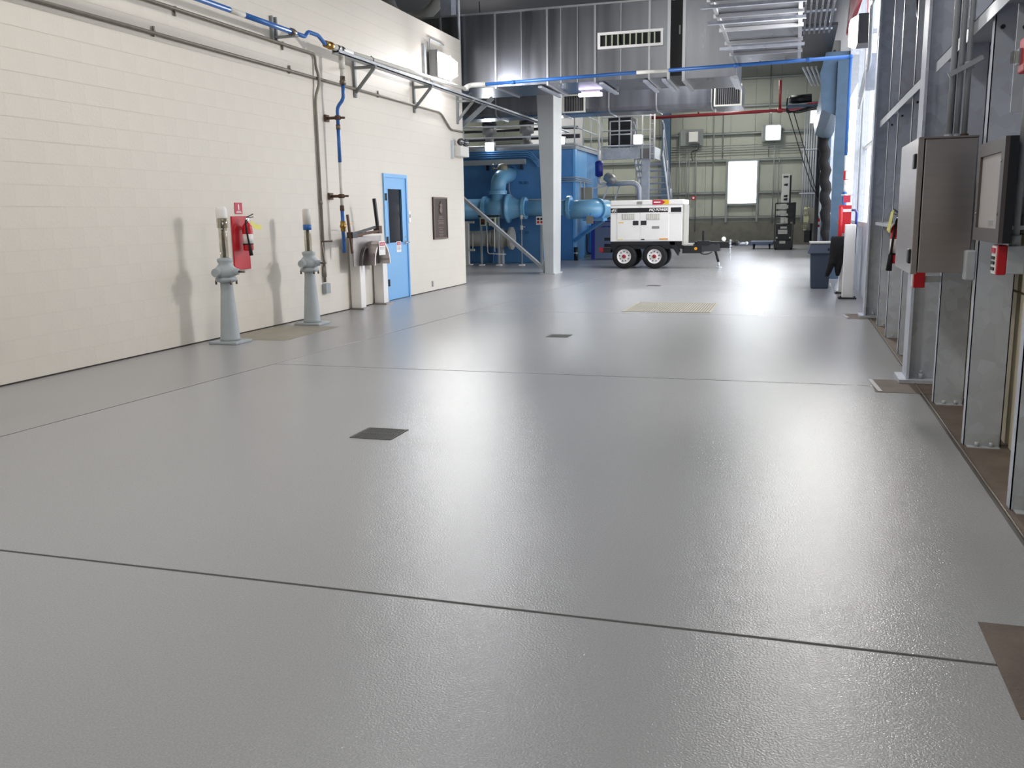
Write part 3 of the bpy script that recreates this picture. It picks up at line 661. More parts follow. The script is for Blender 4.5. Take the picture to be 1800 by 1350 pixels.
# flood light on the left wall and emergency light
ll = root('flood_light', (WX,17.3,4.0), 'glaring square flood light high on the white wall near its far end', 'light')
part('mount_strut', B().box(WX,WX+.05,16.66,16.74,4.0,4.64), M['galv'], ll)
part('mount_strut', B().box(WX,WX+.05,17.05,17.13,3.92,4.2), M['galv'], ll)
part('conduit', B().tube(fillet([(WX+.04,16.95,4.3),(WX+.04,16.95,4.78),(WX+.04,17.7,4.78)],.04),.014,8), M['galv'], ll)
part('housing', B().box(WX+.05,WX+.2,16.86,17.62,4.07,4.56), M['motor'], ll, .015)
part('lens', B().prism([(WX+.2,4.09),(WX+.36,4.16),(WX+.36,4.42),(WX+.2,4.54)],'y',16.9,17.58), E_left, ll, label='glowing lens')
lamp(ll,(WX+.42,17.1,4.29),(1,-.45,-.15),.6,.3,P_LEFT,(.97,.98,1))
part('side_rim', B().box(WX+.2,WX+.23,16.86,16.9,4.07,4.56).box(WX+.2,WX+.23,17.58,17.62,4.07,4.56), M['motor'], ll)
em = root('emergency_light', (WX,18.4,2.6), 'grey twin emergency light on the white wall near its far corner', 'light')
part('mount_strut', B().box(WX,WX+.05,18.04,18.1,2.62,2.98), M['galv'], em)
part('case', B().box(WX+.02,WX+.18,18.16,18.66,2.67,2.88), M['offwhite'], em, .012)
for y in (18.28,18.58):
    h_ = part('lamp_head', B().lathe([(.03,-.05),(.065,-.03),(.075,.03),(.07,.045)],(WX+.13,y,2.965),(.8,-.5,-.15),14), M['hwdark'], em)
    part('lamp_glass', B().lathe([(.066,.04),(.05,.052),(.01,.056)],(WX+.13,y,2.965),(.8,-.5,-.15),14), M['clear'], h_)
part('conduit', B().cyl((WX+.08,18.62,2.88),(WX+.05,18.7,3.18),.012,n=6), M['galv'], em)

# ================================================================== OVERHEAD DUCTS
D0, D1, DZ0, DZ1 = 19.2, 20.9, 4.14, 5.62
ct = root('duct', (-4.8,20.4,DZ0), 'big galvanised duct crossing the aisle with a white grille', 'duct')
xs = [-8.6,-7.4,-6.17,-5.04,-4.03,-2.92,-2.52]
for a, c in zip(xs[:-1], xs[1:]):
    part('section', B().box(a+.004,c-.004,D0+.01,D1,DZ0,DZ1), M['duct'], ct, .004, seg=1)
for x_ in xs[1:-1]:
    part('seam', B().box(x_-.02,x_+.02,D0-.015,D1+.01,DZ0-.03,DZ1+.02), M['duct_seam'], ct)
part('end_flange', B().box(-2.56,-2.50,D0-.03,D1+.03,DZ0-.05,DZ1+.03), M['duct_seam'], ct)
part('top_edge', B().box(-8.6,-2.52,D0-.012,D0+.02,DZ1,DZ1+.035), M['duct_seam'], ct)
bb = B()
for x_ in (-5.6,-4.75,-4.4,-3.5):
    bb.box(x_-.008,x_+.008,D0-.004,D0+.012,DZ0,DZ1)
part('crease_lines', bb, M['duct_seam'], ct, kind='stuff')
for x_ in (-5.2,-3.9,-3.0,-2.62):
    part('hanger_strut', B().box(x_-.04,x_+.04,D0-.02,D1+.05,DZ0-.075,DZ0-.032), M['galv_d'], ct)
gx0, gx1, gz0, gz1 = -3.97,-2.64,4.75,5.07
gr = part('grille', B().box(gx0,gx1,D0-.05,D0+.01,gz1-.05,gz1).box(gx0,gx1,D0-.05,D0+.01,gz0,gz0+.05).box(gx0,gx0+.05,D0-.05,D0+.01,gz0+.05,gz1-.05).box(gx1-.05,gx1,D0-.05,D0+.01,gz0+.05,gz1-.05), M['white'], ct, label='white grille with upright vanes')
part('grille_back', B().box(gx0+.05,gx1-.05,D0-.004,D0+.004,gz0+.05,gz1-.05), M['black'], gr)
for i in range(9):
    x_ = gx0+.05+(gx1-gx0-.1)*(i+1)/10
    part('vane', B().box(x_-.012,x_+.012,D0-.045,D0-.004,gz0+.05,gz1-.05), M['olive'], gr)
# black flexible joint and the next duct
fj = root('flexible_joint', (-2.36,20.4,DZ0), 'black flexible duct connector between two galvanised ducts', 'duct connector')
part('sleeve', B().box(-2.50,-2.24,D0+.05,D1-.05,DZ0+.02,DZ1-.02), M['black'], fj)
part('tag', B().box(-2.34,-2.31,D0+.044,D0+.05,4.95,5.12), M['ink_grey'], fj)
part('edge_strip', B().box(-2.26,-2.24,D0+.0,D0+.05,DZ0,DZ1), M['duct_seam'], fj)
d2 = root('duct', (-1.7,20.4,DZ0), 'galvanised duct piece right of the black flexible connector', 'duct')
part('body', B().box(-2.24,-1.2,D0,D1,DZ0-.06,DZ1), M['duct'], d2, .005, seg=1)
part('flange', B().box(-2.26,-2.2,D0-.03,D1,DZ0-.1,DZ1+.03), M['duct_seam'], d2)
part('flange', B().box(-1.32,-1.24,D0-.03,D1,DZ0-.1,DZ0-.06), M['duct_seam'], d2)
part('flange', B().box(-1.24,-1.18,D0-.04,D1,DZ0-.12,DZ0-.05), M['duct_seam'], d2)
# long duct running along the aisle on the right
d3 = root('duct', (-.62,14,4.32), 'long ribbed galvanised duct seen from below running along the right aisle', 'duct')
yy = [6.5,8.0,9.5,11,12.3,13.4,14.5,15.6,16.8,18.0,19.4]
for a, c in zip(yy[:-1], yy[1:]):
    part('section', B().box(-1.2,-.03,a+.004,c-.004,4.33,5.3), M['duct'], d3, .004, seg=1)
for y in yy[1:-1]:
    part('rib', B().box(-1.26,.02,y-.03,y+.03,4.27,4.325), M['duct_seam'], d3)
for y in (13.55,14.7,17.0): part('hanger_strut', B().box(-1.36,.05,y-.03,y+.03,4.22,4.265), M['galv_d'], d3)
part('edge_angle', B().box(-.06,.0,6.5,19.4,4.3,4.34).box(-1.23,-1.18,6.5,19.4,4.3,4.34), M['duct_seam'], d3)
# ducts behind (lower, beyond the column)
d4 = root('duct', (-3.2,24,3.8), 'bulged low duct behind the column ending in a square grille', 'duct')
zb_ = PY(1140,194,23.7).z
oct_ = [(23.6,zb_+.1),(23.68,zb_+.03),(23.8,zb_),(24.6,zb_),(24.72,zb_+.03),(24.8,zb_+.1),(24.8,zb_+.62),(23.6,zb_+.62)]
for a, c in ((-11.5,-9.2),(-9.2,-7.6),(-7.6,-5.8),(-5.8,-4.6),(-4.6,-3.4),(-3.4,-2.05)):
    part('section', B().prism(oct_,'x',a+.01,c-.01), M['duct'], d4)
    part('seam', B().prism([(y+(.03 if y>24 else -.03),z+(-.03 if z<4 else 0)) for y,z in oct_],'x',c-.015,c+.015), M['duct_seam'], d4)
def face_grille(nm, px0, px1, py0, py1, lbl):
    A = PY(px0,(py0+py1)/2,23.5); C_ = PY(px1,(py0+py1)/2,23.5); xa, xb = A.x, C_.x; za = PY((px0+px1)/2,py1,23.5).z; zt_ = PY((px0+px1)/2,py0,23.5).z
    q = part(nm, B().box(xa,xa+.035,23.5,23.56,za,zt_).box(xb-.035,xb,23.5,23.56,za,zt_).box(xa+.035,xb-.035,23.5,23.56,za,za+.035).box(xa+.035,xb-.035,23.5,23.56,zt_-.035,zt_), M['offwhite'], d4, label=lbl)
    part('grille_mesh', B().box(xa+.035,xb-.035,23.54,23.56,za+.035,zt_-.035), M['hwdark'], q)
    for i in range(12):
        x_ = xa+.035+(xb-xa-.07)*(i+.5)/12
        part('louvre', B().box(x_-.006,x_+.006,23.525,23.54,za+.035,zt_-.035), M['motor'], q)
    part('grille_box', B().box(xa,xb,23.56,24.7,za,zt_), M['duct'], d4)
face_grille('end_grille',1255,1304,148,186,'square grille with white frame at the duct end')
face_grille('side_vent',988,1028,166,198,'dark square vent beside the column')
# cable tray, dark deck, flexible duct and pipes in the roof space
tr = root('cable_tray', (.28,15,4.58), 'perforated steel cable tray overhead right of the ribbed duct', 'cable tray')
for i in range(6):
    x_ = .04+i*.085
    b = B().box(x_-.018,x_+.018,11.5,18.2,4.6,4.606).box(x_-.018,x_-.013,11.5,18.2,4.6,4.64).box(x_+.013,x_+.018,11.5,18.2,4.6,4.64)
    rl = part('rail', b, M['duct_seam'], tr)
    hb_ = B()
    for k in range(66): hb_.box(x_-.01,x_+.01,11.6+k*.1,11.65+k*.1,4.598,4.6)
    part('slots', hb_, M['black'], rl, kind='stuff')
for y in (12.5,14.5,16.5,18.1): part('cross_bar', B().box(0,.52,y-.02,y+.02,4.64,4.67), M['galv_d'], tr)
single('dark_deck', B().box(.03,.62,18.35,22.5,4.75,4.8), M['black'], 'dark flat panel overhead at the end of the cable tray', 'panel')
for i,(x_,y_) in enumerate(((-7.25,19.05),)):
    single('standpipe', B().cyl((x_+.32,19.08,3.2),(x_+.32,19.08,8.6),.03,n=10), M['galv'], 'thin galvanised pipe rising at the end corner of the white wall', 'pipe')
single('roof_post', B().box(-7.5,-7.25,19.5,19.8,0,8.6), M['galv_d'], 'grey steel post rising behind the top corner of the white wall', 'post')
single('roof_beam', B().box(-14,-7.3,22.0,22.3,5.3,5.9).box(-14,-7.3,22.0,22.02,5.3,5.35), M['navy'], 'dark blue roof beam behind the white wall top', 'beam')
fd = single('flexible_duct', B().tube(fillet([(-9.2,20.5,6.5),(-9.0,20.5,6.0),(-8.3,20.5,5.9),(-7.7,20.4,6.4),(-7.6,20.4,8.5)],.5,6),.13,12), M['offwhite'], 'pale flexible duct looping above the white wall', 'duct')

# fluorescent tube under the duct
ft = root('tube_light', (-5.0,21.0,3.95), 'lit tube light fixed under the big crossing duct', 'light')
p0 = PY(1018,166,20.6); p1 = PY(1058,162,20.6)
part('lamp', B().box(p0.x,p1.x,20.54,20.66,4.02,4.09), E_tube, ft)
part('tray', B().box(p0.x+.05,p1.x-.05,20.57,20.63,4.09,4.14), M['white'], ft)

# ================================================================== COLUMN, BRACES, TANK
co = root('support_column', (-5.78,22.4,0), 'tapered light grey column standing between the duct and the blue tank', 'column')
b = B(); lo = [(-5.89,22.0),(-5.66,22.0),(-5.66,22.72),(-5.89,22.72)]; hi = [(-6.06,22.0),(-5.63,22.0),(-5.63,22.85),(-6.06,22.85)]
b.add([(p[0],p[1],.02) for p in lo]+[(p[0],p[1],4.5) for p in hi], [(3,2,1,0),(4,5,6,7),(0,1,5,4),(1,2,6,5),(2,3,7,6),(3,0,4,7)])
part('shaft', b, M['column'], co, .01)
part('base', B().box(-5.93,-5.62,21.96,22.76,0,.025), M['column'], co)
a0, a1 = PY(800,336,22.15), PY(955,471,22.15)
br = root('diagonal_brace', a1, 'galvanised diagonal brace sloping down to the foot of the grey column', 'brace')
part('angle', B().bar(a0+(a0-a1)*.25, a1, .10, .02, (0,1,0)).bar(a0+(a0-a1)*.25+Vector((0,-.05,.05)), a1+Vector((0,-.05,.05)), .012, .1, (0,1,0)), M['galv'], br)
part('foot_plate', B().box(a1.x-.05,a1.x+.1,22.0,22.3,.0,.02).box(a1.x+.02,a1.x+.04,22.06,22.26,.0,.35), M['galv'], br)
q0, q1 = PY(812,222,19.6), PY(866,172,19.6)
single('knee_brace', B().bar(q0,q1,.09,.05,(0,1,0)), M['steelgrey'], 'grey knee brace slanting up from the white wall corner to the duct', 'brace')

tk = root('tank', (-10.5,29,0), 'big blue water tank block behind the grey column', 'tank')
part('left_body', B().box(-14,-7.35,27.4,33.5,0,3.4), M['tank'], tk, .02)
part('right_body', B().box(-7.4,-6.8,29.1,32.9,0,3.5), M['tank'], tk, .02)
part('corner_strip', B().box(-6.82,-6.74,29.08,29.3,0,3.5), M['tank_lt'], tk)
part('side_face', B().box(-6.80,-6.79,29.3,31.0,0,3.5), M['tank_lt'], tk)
part('top_slab', B().box(-14,-7.33,27.36,33.5,3.4,3.5).box(-7.42,-6.72,29.05,32.9,3.5,3.6), M['tank_top'], tk)
for z in (2.62,1.2): part('weld_seam', B().box(-14,-7.35,27.385,27.4,z-.012,z+.012), M['tank'], tk)
for x_ in (-9.0,-11.2,-7.38): part('stiffener', B().box(x_-.02,x_+.02,27.36,27.4,0,3.4), M['tank'], tk)
for zz in (2.43,.93):
    text('tank_number','TK 301',M['tankink'],tk,(-7.98,27.38,zz),(1,0,0),(0,0,1),.085,.3,.004)
for z in (1.0,2.3): part('weld_seam', B().box(-7.35,-6.82,29.085,29.1,z-.01,z+.01), M['tank'], tk)
tcon = root('conduit_bundle', (-9,27.3,3.2), 'four blue conduits side by side along the top of the blue tank', 'conduit')
for i in range(4):
    z = 3.38-.06*i
    part('pipe', B().tube(fillet([(-13,27.28,z),(-7.75,27.28,z),(-7.45+.0*i,27.28,z-.32)],.15),.02,8), M['tank'], tcon)
tray = root('wire_trough', (-9,27.2,3.0), 'grey metal trough below the blue conduits on the tank', 'trough')
part('trough', B().box(-13,-7.87,27.2,27.34,2.98,3.13), M['steelgrey'], tray)
for x_ in (-9.1,-8.0): part('hanger', B().box(x_-.02,x_+.02,27.22,27.4,2.82,2.98), M['hwdark'], tray)
pc = root('conduit', (-8.3,27.3,1.9), 'pale conduit running down the blue tank and bending right above the pipe', 'conduit')
part('pipe', B().tube(fillet([(-8.42,27.32,2.98),(-8.42,27.32,2.1),(-8.2,27.32,1.92),(-7.4,27.32,1.92)],.2),.018,8), M['steelgrey'], pc)

# big light blue pipe run
bp = root('large_pipe', (-8.5,26.65,1.66), 'large flanged light blue pipe in front of the dark blue tank', 'pipe')
Z = 1.66; Yp = 26.65
def flange(par, x, r, t=.05, z=Z, y=Yp, m='pipe_lt', bolts=10):
    f_ = part('flange', B().lathe([(r,-t),(r,-.004),(r*.97,0),(r,.004),(r,t)],(x,y,z),'x',24,False), M[m], par)
    bb = B()
    for k in range(bolts):
        a = 2*PI*k/bolts; bb.cyl((x-t-.025,y+math.sin(a)*r*.86,z+math.cos(a)*r*.86),(x+t+.025,y+math.sin(a)*r*.86,z+math.cos(a)*r*.86),.016,n=6)
    part('bolts', bb, M[m], f_, kind='stuff')
part('run', B().cyl((-13,Yp,Z),(-9.0,Yp,Z),.30,n=28), M['pipe_lt'], bp)
flange(bp,-8.97,.37)
part('tee', B().cyl((-8.92,Yp,Z),(-8.3,Yp,Z),.31,n=28).cyl((-8.56,Yp,Z),(-8.56,Yp,Z+.45),.2,n=24), M['pipe_lt'], bp)
part('branch_flange', B().lathe([(.27,0),(.27,.05),(.26,.055),(.27,.06),(.27,.11)],(-8.56,Yp,Z+.42),'z',22,False), M['pipe_lt'], bp)
part('branch_elbow', B().tube(fillet([(-8.56,Yp,Z+.5),(-8.53,Yp,2.55),(-8.40,27.5,2.72)],.5,8),.23,20), M['pipe_lt'], bp)
part('reducer', B().lathe([(.43,0),(.43,.06),(.34,.07),(.33,.12),(.24,.44),(.24,.5)],(-8.27,Yp,Z),'x',28), M['pipe_lt'], bp)
flange(bp,-7.74,.32)
part('narrow_run', B().cyl((-7.7,Yp,Z),(-6.4,Yp,Z),.225,n=24), M['pipe_lt'], bp)
flange(bp,-6.36,.34)
part('end_elbow', B().tube(fillet([(-6.34,Yp,Z-.06),(-5.75,Yp,Z-.06),(-5.45,Yp+.9,Z-.06)],.35,8),.275,24), M['pipe_lt'], bp)
part('end_flange', B().lathe([(.33,-.05),(.33,.05)],(-5.62,Yp+.34,Z-.06),(.32,.95,0),24,False), M['pipe_lt'], bp)
part('far_run', B().cyl((-5.5,28.2,1.62),(-3.2,28.6,1.62),.2,n=20), M['white'], bp, label='pale continuation behind the generator')
part('support_bracket', B().prism([(-5.95,1.34),(-5.3,1.34),(-5.3,1.26),(-5.9,1.26)],'y',26.4,27.0).bar((-5.35,26.7,1.28),(-6.75,28.9,.62),.09,.09), M['tank_lt'], bp)
gb = root('gear_actuator', (-8.45,26.9,2.75), 'pinkish grey valve actuator on top of the blue pipe elbow', 'valve')
part('housing', B().lathe([(.06,0),(.15,.03),(.16,.2),(.12,.28),(.04,.3)],(-8.5,26.95,2.7),'z',16), M['cream_d'], gb)
part('handwheel', B().lathe([(.12,0),(.14,.01),(.12,.03)],(-8.72,26.75,2.85),(-1,-.4,0),16).cyl((-8.55,26.9,2.85),(-8.78,26.73,2.85),.02,n=8), M['stem'], gb)
gp = root('grey_pipe', (-8.9,26.7,.77), 'grey flanged pipe below the light blue pipe', 'pipe')
part('run', B().cyl((-13,26.7,.77),(-8.25,26.7,.77),.235,n=24), M['doorpipe_grey'], gp)
for x_ in (-8.9,): part('band', B().lathe([(.26,0),(.26,.18)],(x_,26.7,.77),'x',24), M['doorpipe_grey'], gp)
part('body', B().lathe([(.25,0),(.3,.05),(.3,.3),(.25,.35)],(-8.75,26.7,.77),'x',24), M['doorpipe_grey'], gp)
part('end_flange', B().lathe([(.34,0),(.34,.08),(.3,.085),(.3,.1)],(-8.22,26.7,.77),'x',24,False), M['doorpipe_grey'], gp)
for x_ in (-10.4,-8.5): part('saddle', B().box(x_-.06,x_+.06,26.6,26.8,0,.55), M['steelgrey'], gp)
ws = root('pipe_support', (-9.42,26.1,0), 'white square support post beside the white wall corner under the blue pipe', 'post')
part('post', B().box(-9.47,-9.32,26.0,26.14,0,1.3), M['offwhite'], ws)
part('foot', B().box(-9.55,-9.24,25.94,26.2,0,.03), M['offwhite'], ws)
part('arm', B().box(-9.32,-9.15,26.02,26.12,1.24,1.3).box(-9.32,-9.15,26.02,26.12,.42,.48).cyl((-9.2,26.07,.45),(-9.2,26.07,.95),.015,n=6), M['offwhite'], ws)
stn = root('control_stand', (-8.7,25.9,0), 'steel stand with two pale green control boxes in front of the grey pipe', 'stand')
for x_ in (-8.87,-8.33):
    part('leg', B().box(x_-.025,x_+.025,25.88,25.93,0,1.45), M['steelgrey'], stn)
    part('foot', B().box(x_-.06,x_+.08,25.82,25.98,0,.03), M['white'], stn)
part('shelf', B().box(-8.92,-8.28,25.8,26.0,1.42,1.47), M['hwdark'], stn)
for x_ in (-8.76,-8.48):
    bx = part('control_box', B().box(x_-.1,x_+.1,25.76,25.88,1.16,1.4), M['olive'], stn, .01)
    part('switch_face', B().box(x_-.055,x_+.055,25.75,25.76,1.2,1.36), M['black'], bx)
    part('button', B().cyl((x_,25.75,1.3),(x_,25.72,1.3),.022,n=10), M['red'], bx)
part('tubing', B().tube(fillet([(-8.68,25.86,1.16),(-8.66,25.86,.35),(-8.1,25.86,.33)],.08),.012,6), M['white'], stn)
part('tubing', B().tube([(-8.44,25.86,1.16),(-8.44,25.86,.4)],.012,6), M['white'], stn)
cb = root('control_box', (-7.2,26,1.1), 'white control box with red and black buttons half hidden by the grey column', 'control box')
pcb = PY(950,388,25.6)
part('case', B().box(pcb.x-.12,pcb.x+.13,25.55,25.68,pcb.z-.11,pcb.z+.12), M['white'], cb, .008)
for i,(dx,dz,mm) in enumerate(((-.05,.05,'black'),(.05,.05,'black'),(-.05,-.04,'red'),(.05,-.04,'red'))):
    part('button', B().cyl((pcb.x+dx,25.55,pcb.z+dz),(pcb.x+dx,25.52,pcb.z+dz),.035,n=10), M[mm], cb)
part('post', B().box(pcb.x-.03,pcb.x+.03,25.68,25.74,0,pcb.z+.1), M['steelgrey'], cb)
vp_ = root('valve_pipe', (-7.55,26.1,0), 'slim grey riser with small valves beside the white control box', 'pipe')
part('riser', B().cyl((-7.62,25.9,0),(-7.62,25.9,1.45),.018,n=8), M['steelgrey'], vp_)
for z in (1.4,1.1): part('valve', B().cyl((-7.62,25.9,z-.06),(-7.62,25.9,z+.06),.04,n=8).bar((-7.62,25.88,z+.02),(-7.5,25.88,z+.02),.02,.02), M['offwhite'], vp_)
part('foot', B().box(-7.7,-7.54,25.84,25.96,0,.03), M['white'], vp_)

# railings on the tank
def rail(name, pts, h, label, levels=(1.0,.55), posts=True, m='galv', every=None, r=.024):
    r_ = root(name, pts[0], label, 'railing'); pts = [Vector(p) for p in pts]
    for lv in levels:
        part('rail', B().tube([p+Vector((0,0,h*lv)) for p in pts], r, 8), M[m], r_)
    for p0_, p1_ in zip(pts[:-1], pts[1:]):
        n = max(1, round((p1_-p0_).length/(every or 1.1)))
        for k in range(n+1 if p1_ is pts[-1] else n):
            q = p0_.lerp(p1_, k/n); part('post', B().cyl(q, q+Vector((0,0,h)), r, n=8), M[m], r_)
    part('toe_plate', B().tube([p+Vector((0,0,.06)) for p in pts], .035, 4), M[m], r_)
    return r_
rail('railing', [(-13,27.7,3.5),(-7.5,27.7,3.5)], 1.06, 'galvanised railing on the blue tank left of the grey column', (1.0,.62,.3), every=2.7)
rail('railing', [(-7.35,29.15,3.6),(-6.78,29.15,3.6),(-6.78,32.9,3.6)], 1.08, 'galvanised railing round the tank corner right of the grey column', every=1.3)
pp_ = root('overhead_pipes', (-10,29,4.2), 'two dark pipes running over the top of the blue tank', 'pipe')
for y_,z_,r_2 in ((30.2,4.75,.04),(30.6,4.3,.05),(30.9,4.05,.07)): part('pipe', B().cyl((-13.5,y_,z_),(-7.0,y_,z_),r_2,n=10), M['hwdark'], pp_)
for i,x_ in enumerate((-9.9,-8.6)):
    mo = root('pump_motor', (x_,30,3.5), ['dark pump motor on the blue tank top beside the white wall corner','dark pump motor on the blue tank top left of the grey column'][i], 'pump')
    part('body', B().lathe([(.15,0),(.2,.02),(.2,.3),(.14,.34),(.14,.6),(.24,.62),(.24,.9),(.1,.98)],(x_,30,3.5),'z',16), M['motor'], mo)
    part('cap', B().lathe([(.25,.9),(.25,1.02),(.15,1.1)],(x_,30,3.5),'z',16), M['black'], mo)
single('equipment_box', B().box(-6.8,-5.95,34.8,35.9,3.86,5.0).box(-6.9,-5.9,34.72,36.0,3.75,3.86), M['black'], 'dark equipment cabinet behind the platform railing', 'cabinet')
single('white_box_panel', B().box(-9.6,-7.45,33.2,33.4,3.5,5.2), M['white'], 'pale wall panel behind the tank railing', 'panel')

# lamps in the middle distance
def lamp_at(px, py, y, w, h, m, label):
    c = PY(px,py,y); r_ = root('work_light', c, label, 'light')
    part('housing', B().box(c.x-w*.6,c.x+w*.6,y+.06,y+.2,c.z-h*.6,c.z+h*.6), M['motor'], r_, .01)
    part('lens', B().box(c.x-w/2,c.x+w/2,y-.04,y+.06,c.z-h/2,c.z+h/2), m, r_, .015)
    lamp(r_,(c.x,y-.05,c.z),(0,-1,-.1),w,h,P_FAR if w > .4 else P_MID,(.95,.98,1))
    return r_, c
lamp_at(860,258,27.2,.24,.24,E_mid,'glowing work light on the blue tank edge beside the white wall corner')
r_, c = lamp_at(985,247,28.7,.22,.22,E_mid,'glowing work light beside the top of the grey column')
r_, c = lamp_at(1121,245,32.6,.28,.3,E_mid,'glowing work light on the white pole at the platform edge')
part('pole', B().cyl((c.x+.1,32.96,3.36),(c.x+.1,32.96,c.z+.85),.025,n=8), M['white'], r_)
r_, c = lamp_at(1433,205,36.0,.3,.4,E_mid,'added fill light high in the far right corner')  # added lamp, stands in for the glare on the corner conduits
part('arm', B().box(c.x+.1,.98,36.1,36.16,c.z-.03,c.z+.03), M['galv'], r_)
r_, c = lamp_at(1359,233,42.2,.56,.56,E_far,'glaring flood light on the far wall right of the window')
part('mount', B().box(c.x-.5,c.x+.3,42.4,42.5,c.z-.35,c.z+.35), M['girt'], r_)
c = PY(1219,241,42.2)
r_ = root('work_light', c, 'unlit square flood light on the far wall left of the window', 'light')
part('housing', B().box(c.x-.26,c.x+.26,42.2,42.4,c.z-.28,c.z+.28), M['motor'], r_, .02)
part('lens', B().box(c.x-.2,c.x+.2,42.1,42.2,c.z-.22,c.z+.22), M['offwhite'], r_, .03)
part('mount', B().box(c.x-.6,c.x+.4,42.4,42.5,c.z-.35,c.z+.35), M['girt'], r_)
part('cable', B().tube(fillet([(c.x+.25,42.3,c.z-.3),(c.x+.2,42.35,c.z-.55),(c.x-.1,42.4,c.z-.6),(c.x-.05,42.42,c.z-1.0)],.1),.02,6), M['hwdark'], r_)

# platform and stairs
pf = root('platform', (-6,34,3.4), 'grey steel platform with stairs behind the generator', 'platform')
part('edge_beam', B().box(-6.7,-4.82,33.0,33.06,3.36,3.76).box(-6.7,-4.82,33.06,33.15,3.36,3.38).box(-6.7,-4.82,33.06,33.15,3.74,3.76), M['galv'], pf)
part('side_beam', B().box(-4.86,-4.8,33.06,34.6,3.36,3.76), M['galv'], pf)
part('deck', B().box(-6.7,-4.86,33.06,34.6,3.70,3.75).box(-7.0,-5.87,34.6,36.2,3.70,3.75), M['galv_d'], pf)
part('corner_plate', B().box(-5.3,-4.98,32.97,33.0,3.36,3.7), M['stainless_w'], pf)
part('post', B().box(-5.24,-4.99,33.02,33.06,0,3.38).box(-5.24,-4.99,33.2,33.24,0,3.38).box(-5.13,-5.1,33.06,33.2,0,3.38), M['galv'], pf)
for s_ in ((-5.78,),(-4.72,)):
    part('stringer', B().bar((s_[0],34.6,3.62),(s_[0],38.5,.12),.03,.28,(0,0,1)), M['galv'], pf)
    part('handrail', B().tube([(s_[0],34.4,4.75),(s_[0],34.7,4.65),(s_[0],38.4,1.2)],.025,8), M['galv'], pf)
    part('mid_rail', B().tube([(s_[0],34.7,4.2),(s_[0],38.4,.75)],.022,8), M['galv'], pf)
    for k in range(4):
        y_ = 34.75+k*1.15; z_ = 3.62-(y_-34.6)*.897
        part('baluster', B().cyl((s_[0],y_,z_),(s_[0],y_,z_+.98),.022,n=8), M['galv'], pf)
for k in range(15):
    z_ = 3.5-.225*k; y_ = 34.7+.25*k
    part('tread', B().box(-5.77,-4.73,y_,y_+.27,z_-.02,z_+.01).box(-5.77,-4.73,y_+.245,y_+.27,z_-.06,z_), M['galv_d'], pf)
rail('railing', [(-6.68,33.04,3.76),(-4.82,33.04,3.76)], 1.06, 'galvanised railing along the front edge of the steel platform', every=.62)
rail('railing', [(-6.68,34.56,3.76),(-5.9,34.56,3.76)], 1.06, 'galvanised railing along the back edge of the steel platform', every=.7)
lad = root('gate_ladder', (-4.84,33.0,3.3), 'white double post ladder rail at the right end of the platform', 'ladder')
for x_ in (-4.95,-4.8): part('post', B().cyl((x_,32.95,3.3),(x_,32.95,4.9),.025,n=8), M['white'], lad)
for k in range(6): part('rung', B().cyl((-4.95,32.95,3.5+.26*k),(-4.8,32.95,3.5+.26*k),.015,n=6), M['white'], lad)

# vertical navy pump with white pipe, discharge pipe
np_ = root('vertical_pump', (-6.2,30.6,2.5), 'navy blue canister pump hung on a white vertical pipe', 'pump')
c = PY(1053,297,30.6)
part('canister', B().lathe([(.05,-.26),(.13,-.22),(.14,.2),(.1,.25),(.06,.27)],(c.x,30.6,c.z),'z',16), M['navy'], np_)
part('riser', B().cyl((c.x,30.6,c.z+.27),(c.x,30.6,c.z+.6),.045,n=10).cyl((c.x,30.6,c.z+.6),(c.x,30.6,c.z+1.75),.028,n=10), M['white'], np_)
part('elbow', B().tube(fillet([(c.x,30.6,c.z-.26),(c.x,30.6,c.z-.48),(c.x+.3,30.6,c.z-.5)],.12),.05,10), M['galv'], np_)
part('bracket', B().bar((c.x-.2,30.6,c.z-.62),(c.x+.3,30.6,c.z-.55),.1,.04), M['galv'], np_)
dpz = root('discharge_pipe', (-5.5,30.6,2.2), 'silver pipe with motor valve bending down behind the generator', 'pipe')
p = PY(1082,322,30.6); p2 = PY(1120,322,30.6)
part('run', B().tube(fillet([(p.x-.25,30.6,p.z-.02),(p2.x+.06,30.6,p2.z+.02),(p2.x+.1,30.6,1.4)],.28,8),.085,14), M['galv'], dpz)
c2 = PY(1072,314,30.5)
part('actuator', B().lathe([(.08,-.2),(.15,-.16),(.17,.1),(.12,.2),(.05,.24)],(c2.x,30.5,c2.z),(.8,-.3,-.5),14), M['motor'], dpz)
part('brace', B().bar((c2.x-.5,30.6,1.35),(c2.x+.0,30.6,c2.z-.1),.06,.04).bar((c2.x-.1,30.8,1.3),(c2.x+.3,30.8,c2.z-.15),.06,.04), M['galv'], dpz)
tc_ = root('tank_conduit', (-6.7,29.2,2.2), 'galvanised conduits wrapping the tank corner right of the grey column', 'conduit')
for i in range(3):
    z = 2.62-.06*i
    part('pipe', B().tube(fillet([(-7.4,29.03,z),(-6.68,29.03,z),(-6.68,31.2,z-.02)],.1),.018,8), M['steelgrey'], tc_)
for x_,z0 in ((-6.62,1.6),(-6.5,1.7)): part('drop', B().cyl((x_,29.25,z0),(x_,29.25,2.5),.018,n=8), M['steelgrey'], tc_)
part('junction_box', B().box(-6.62,-6.25,29.3,29.4,1.85,2.3), M['cream_d'], tc_)

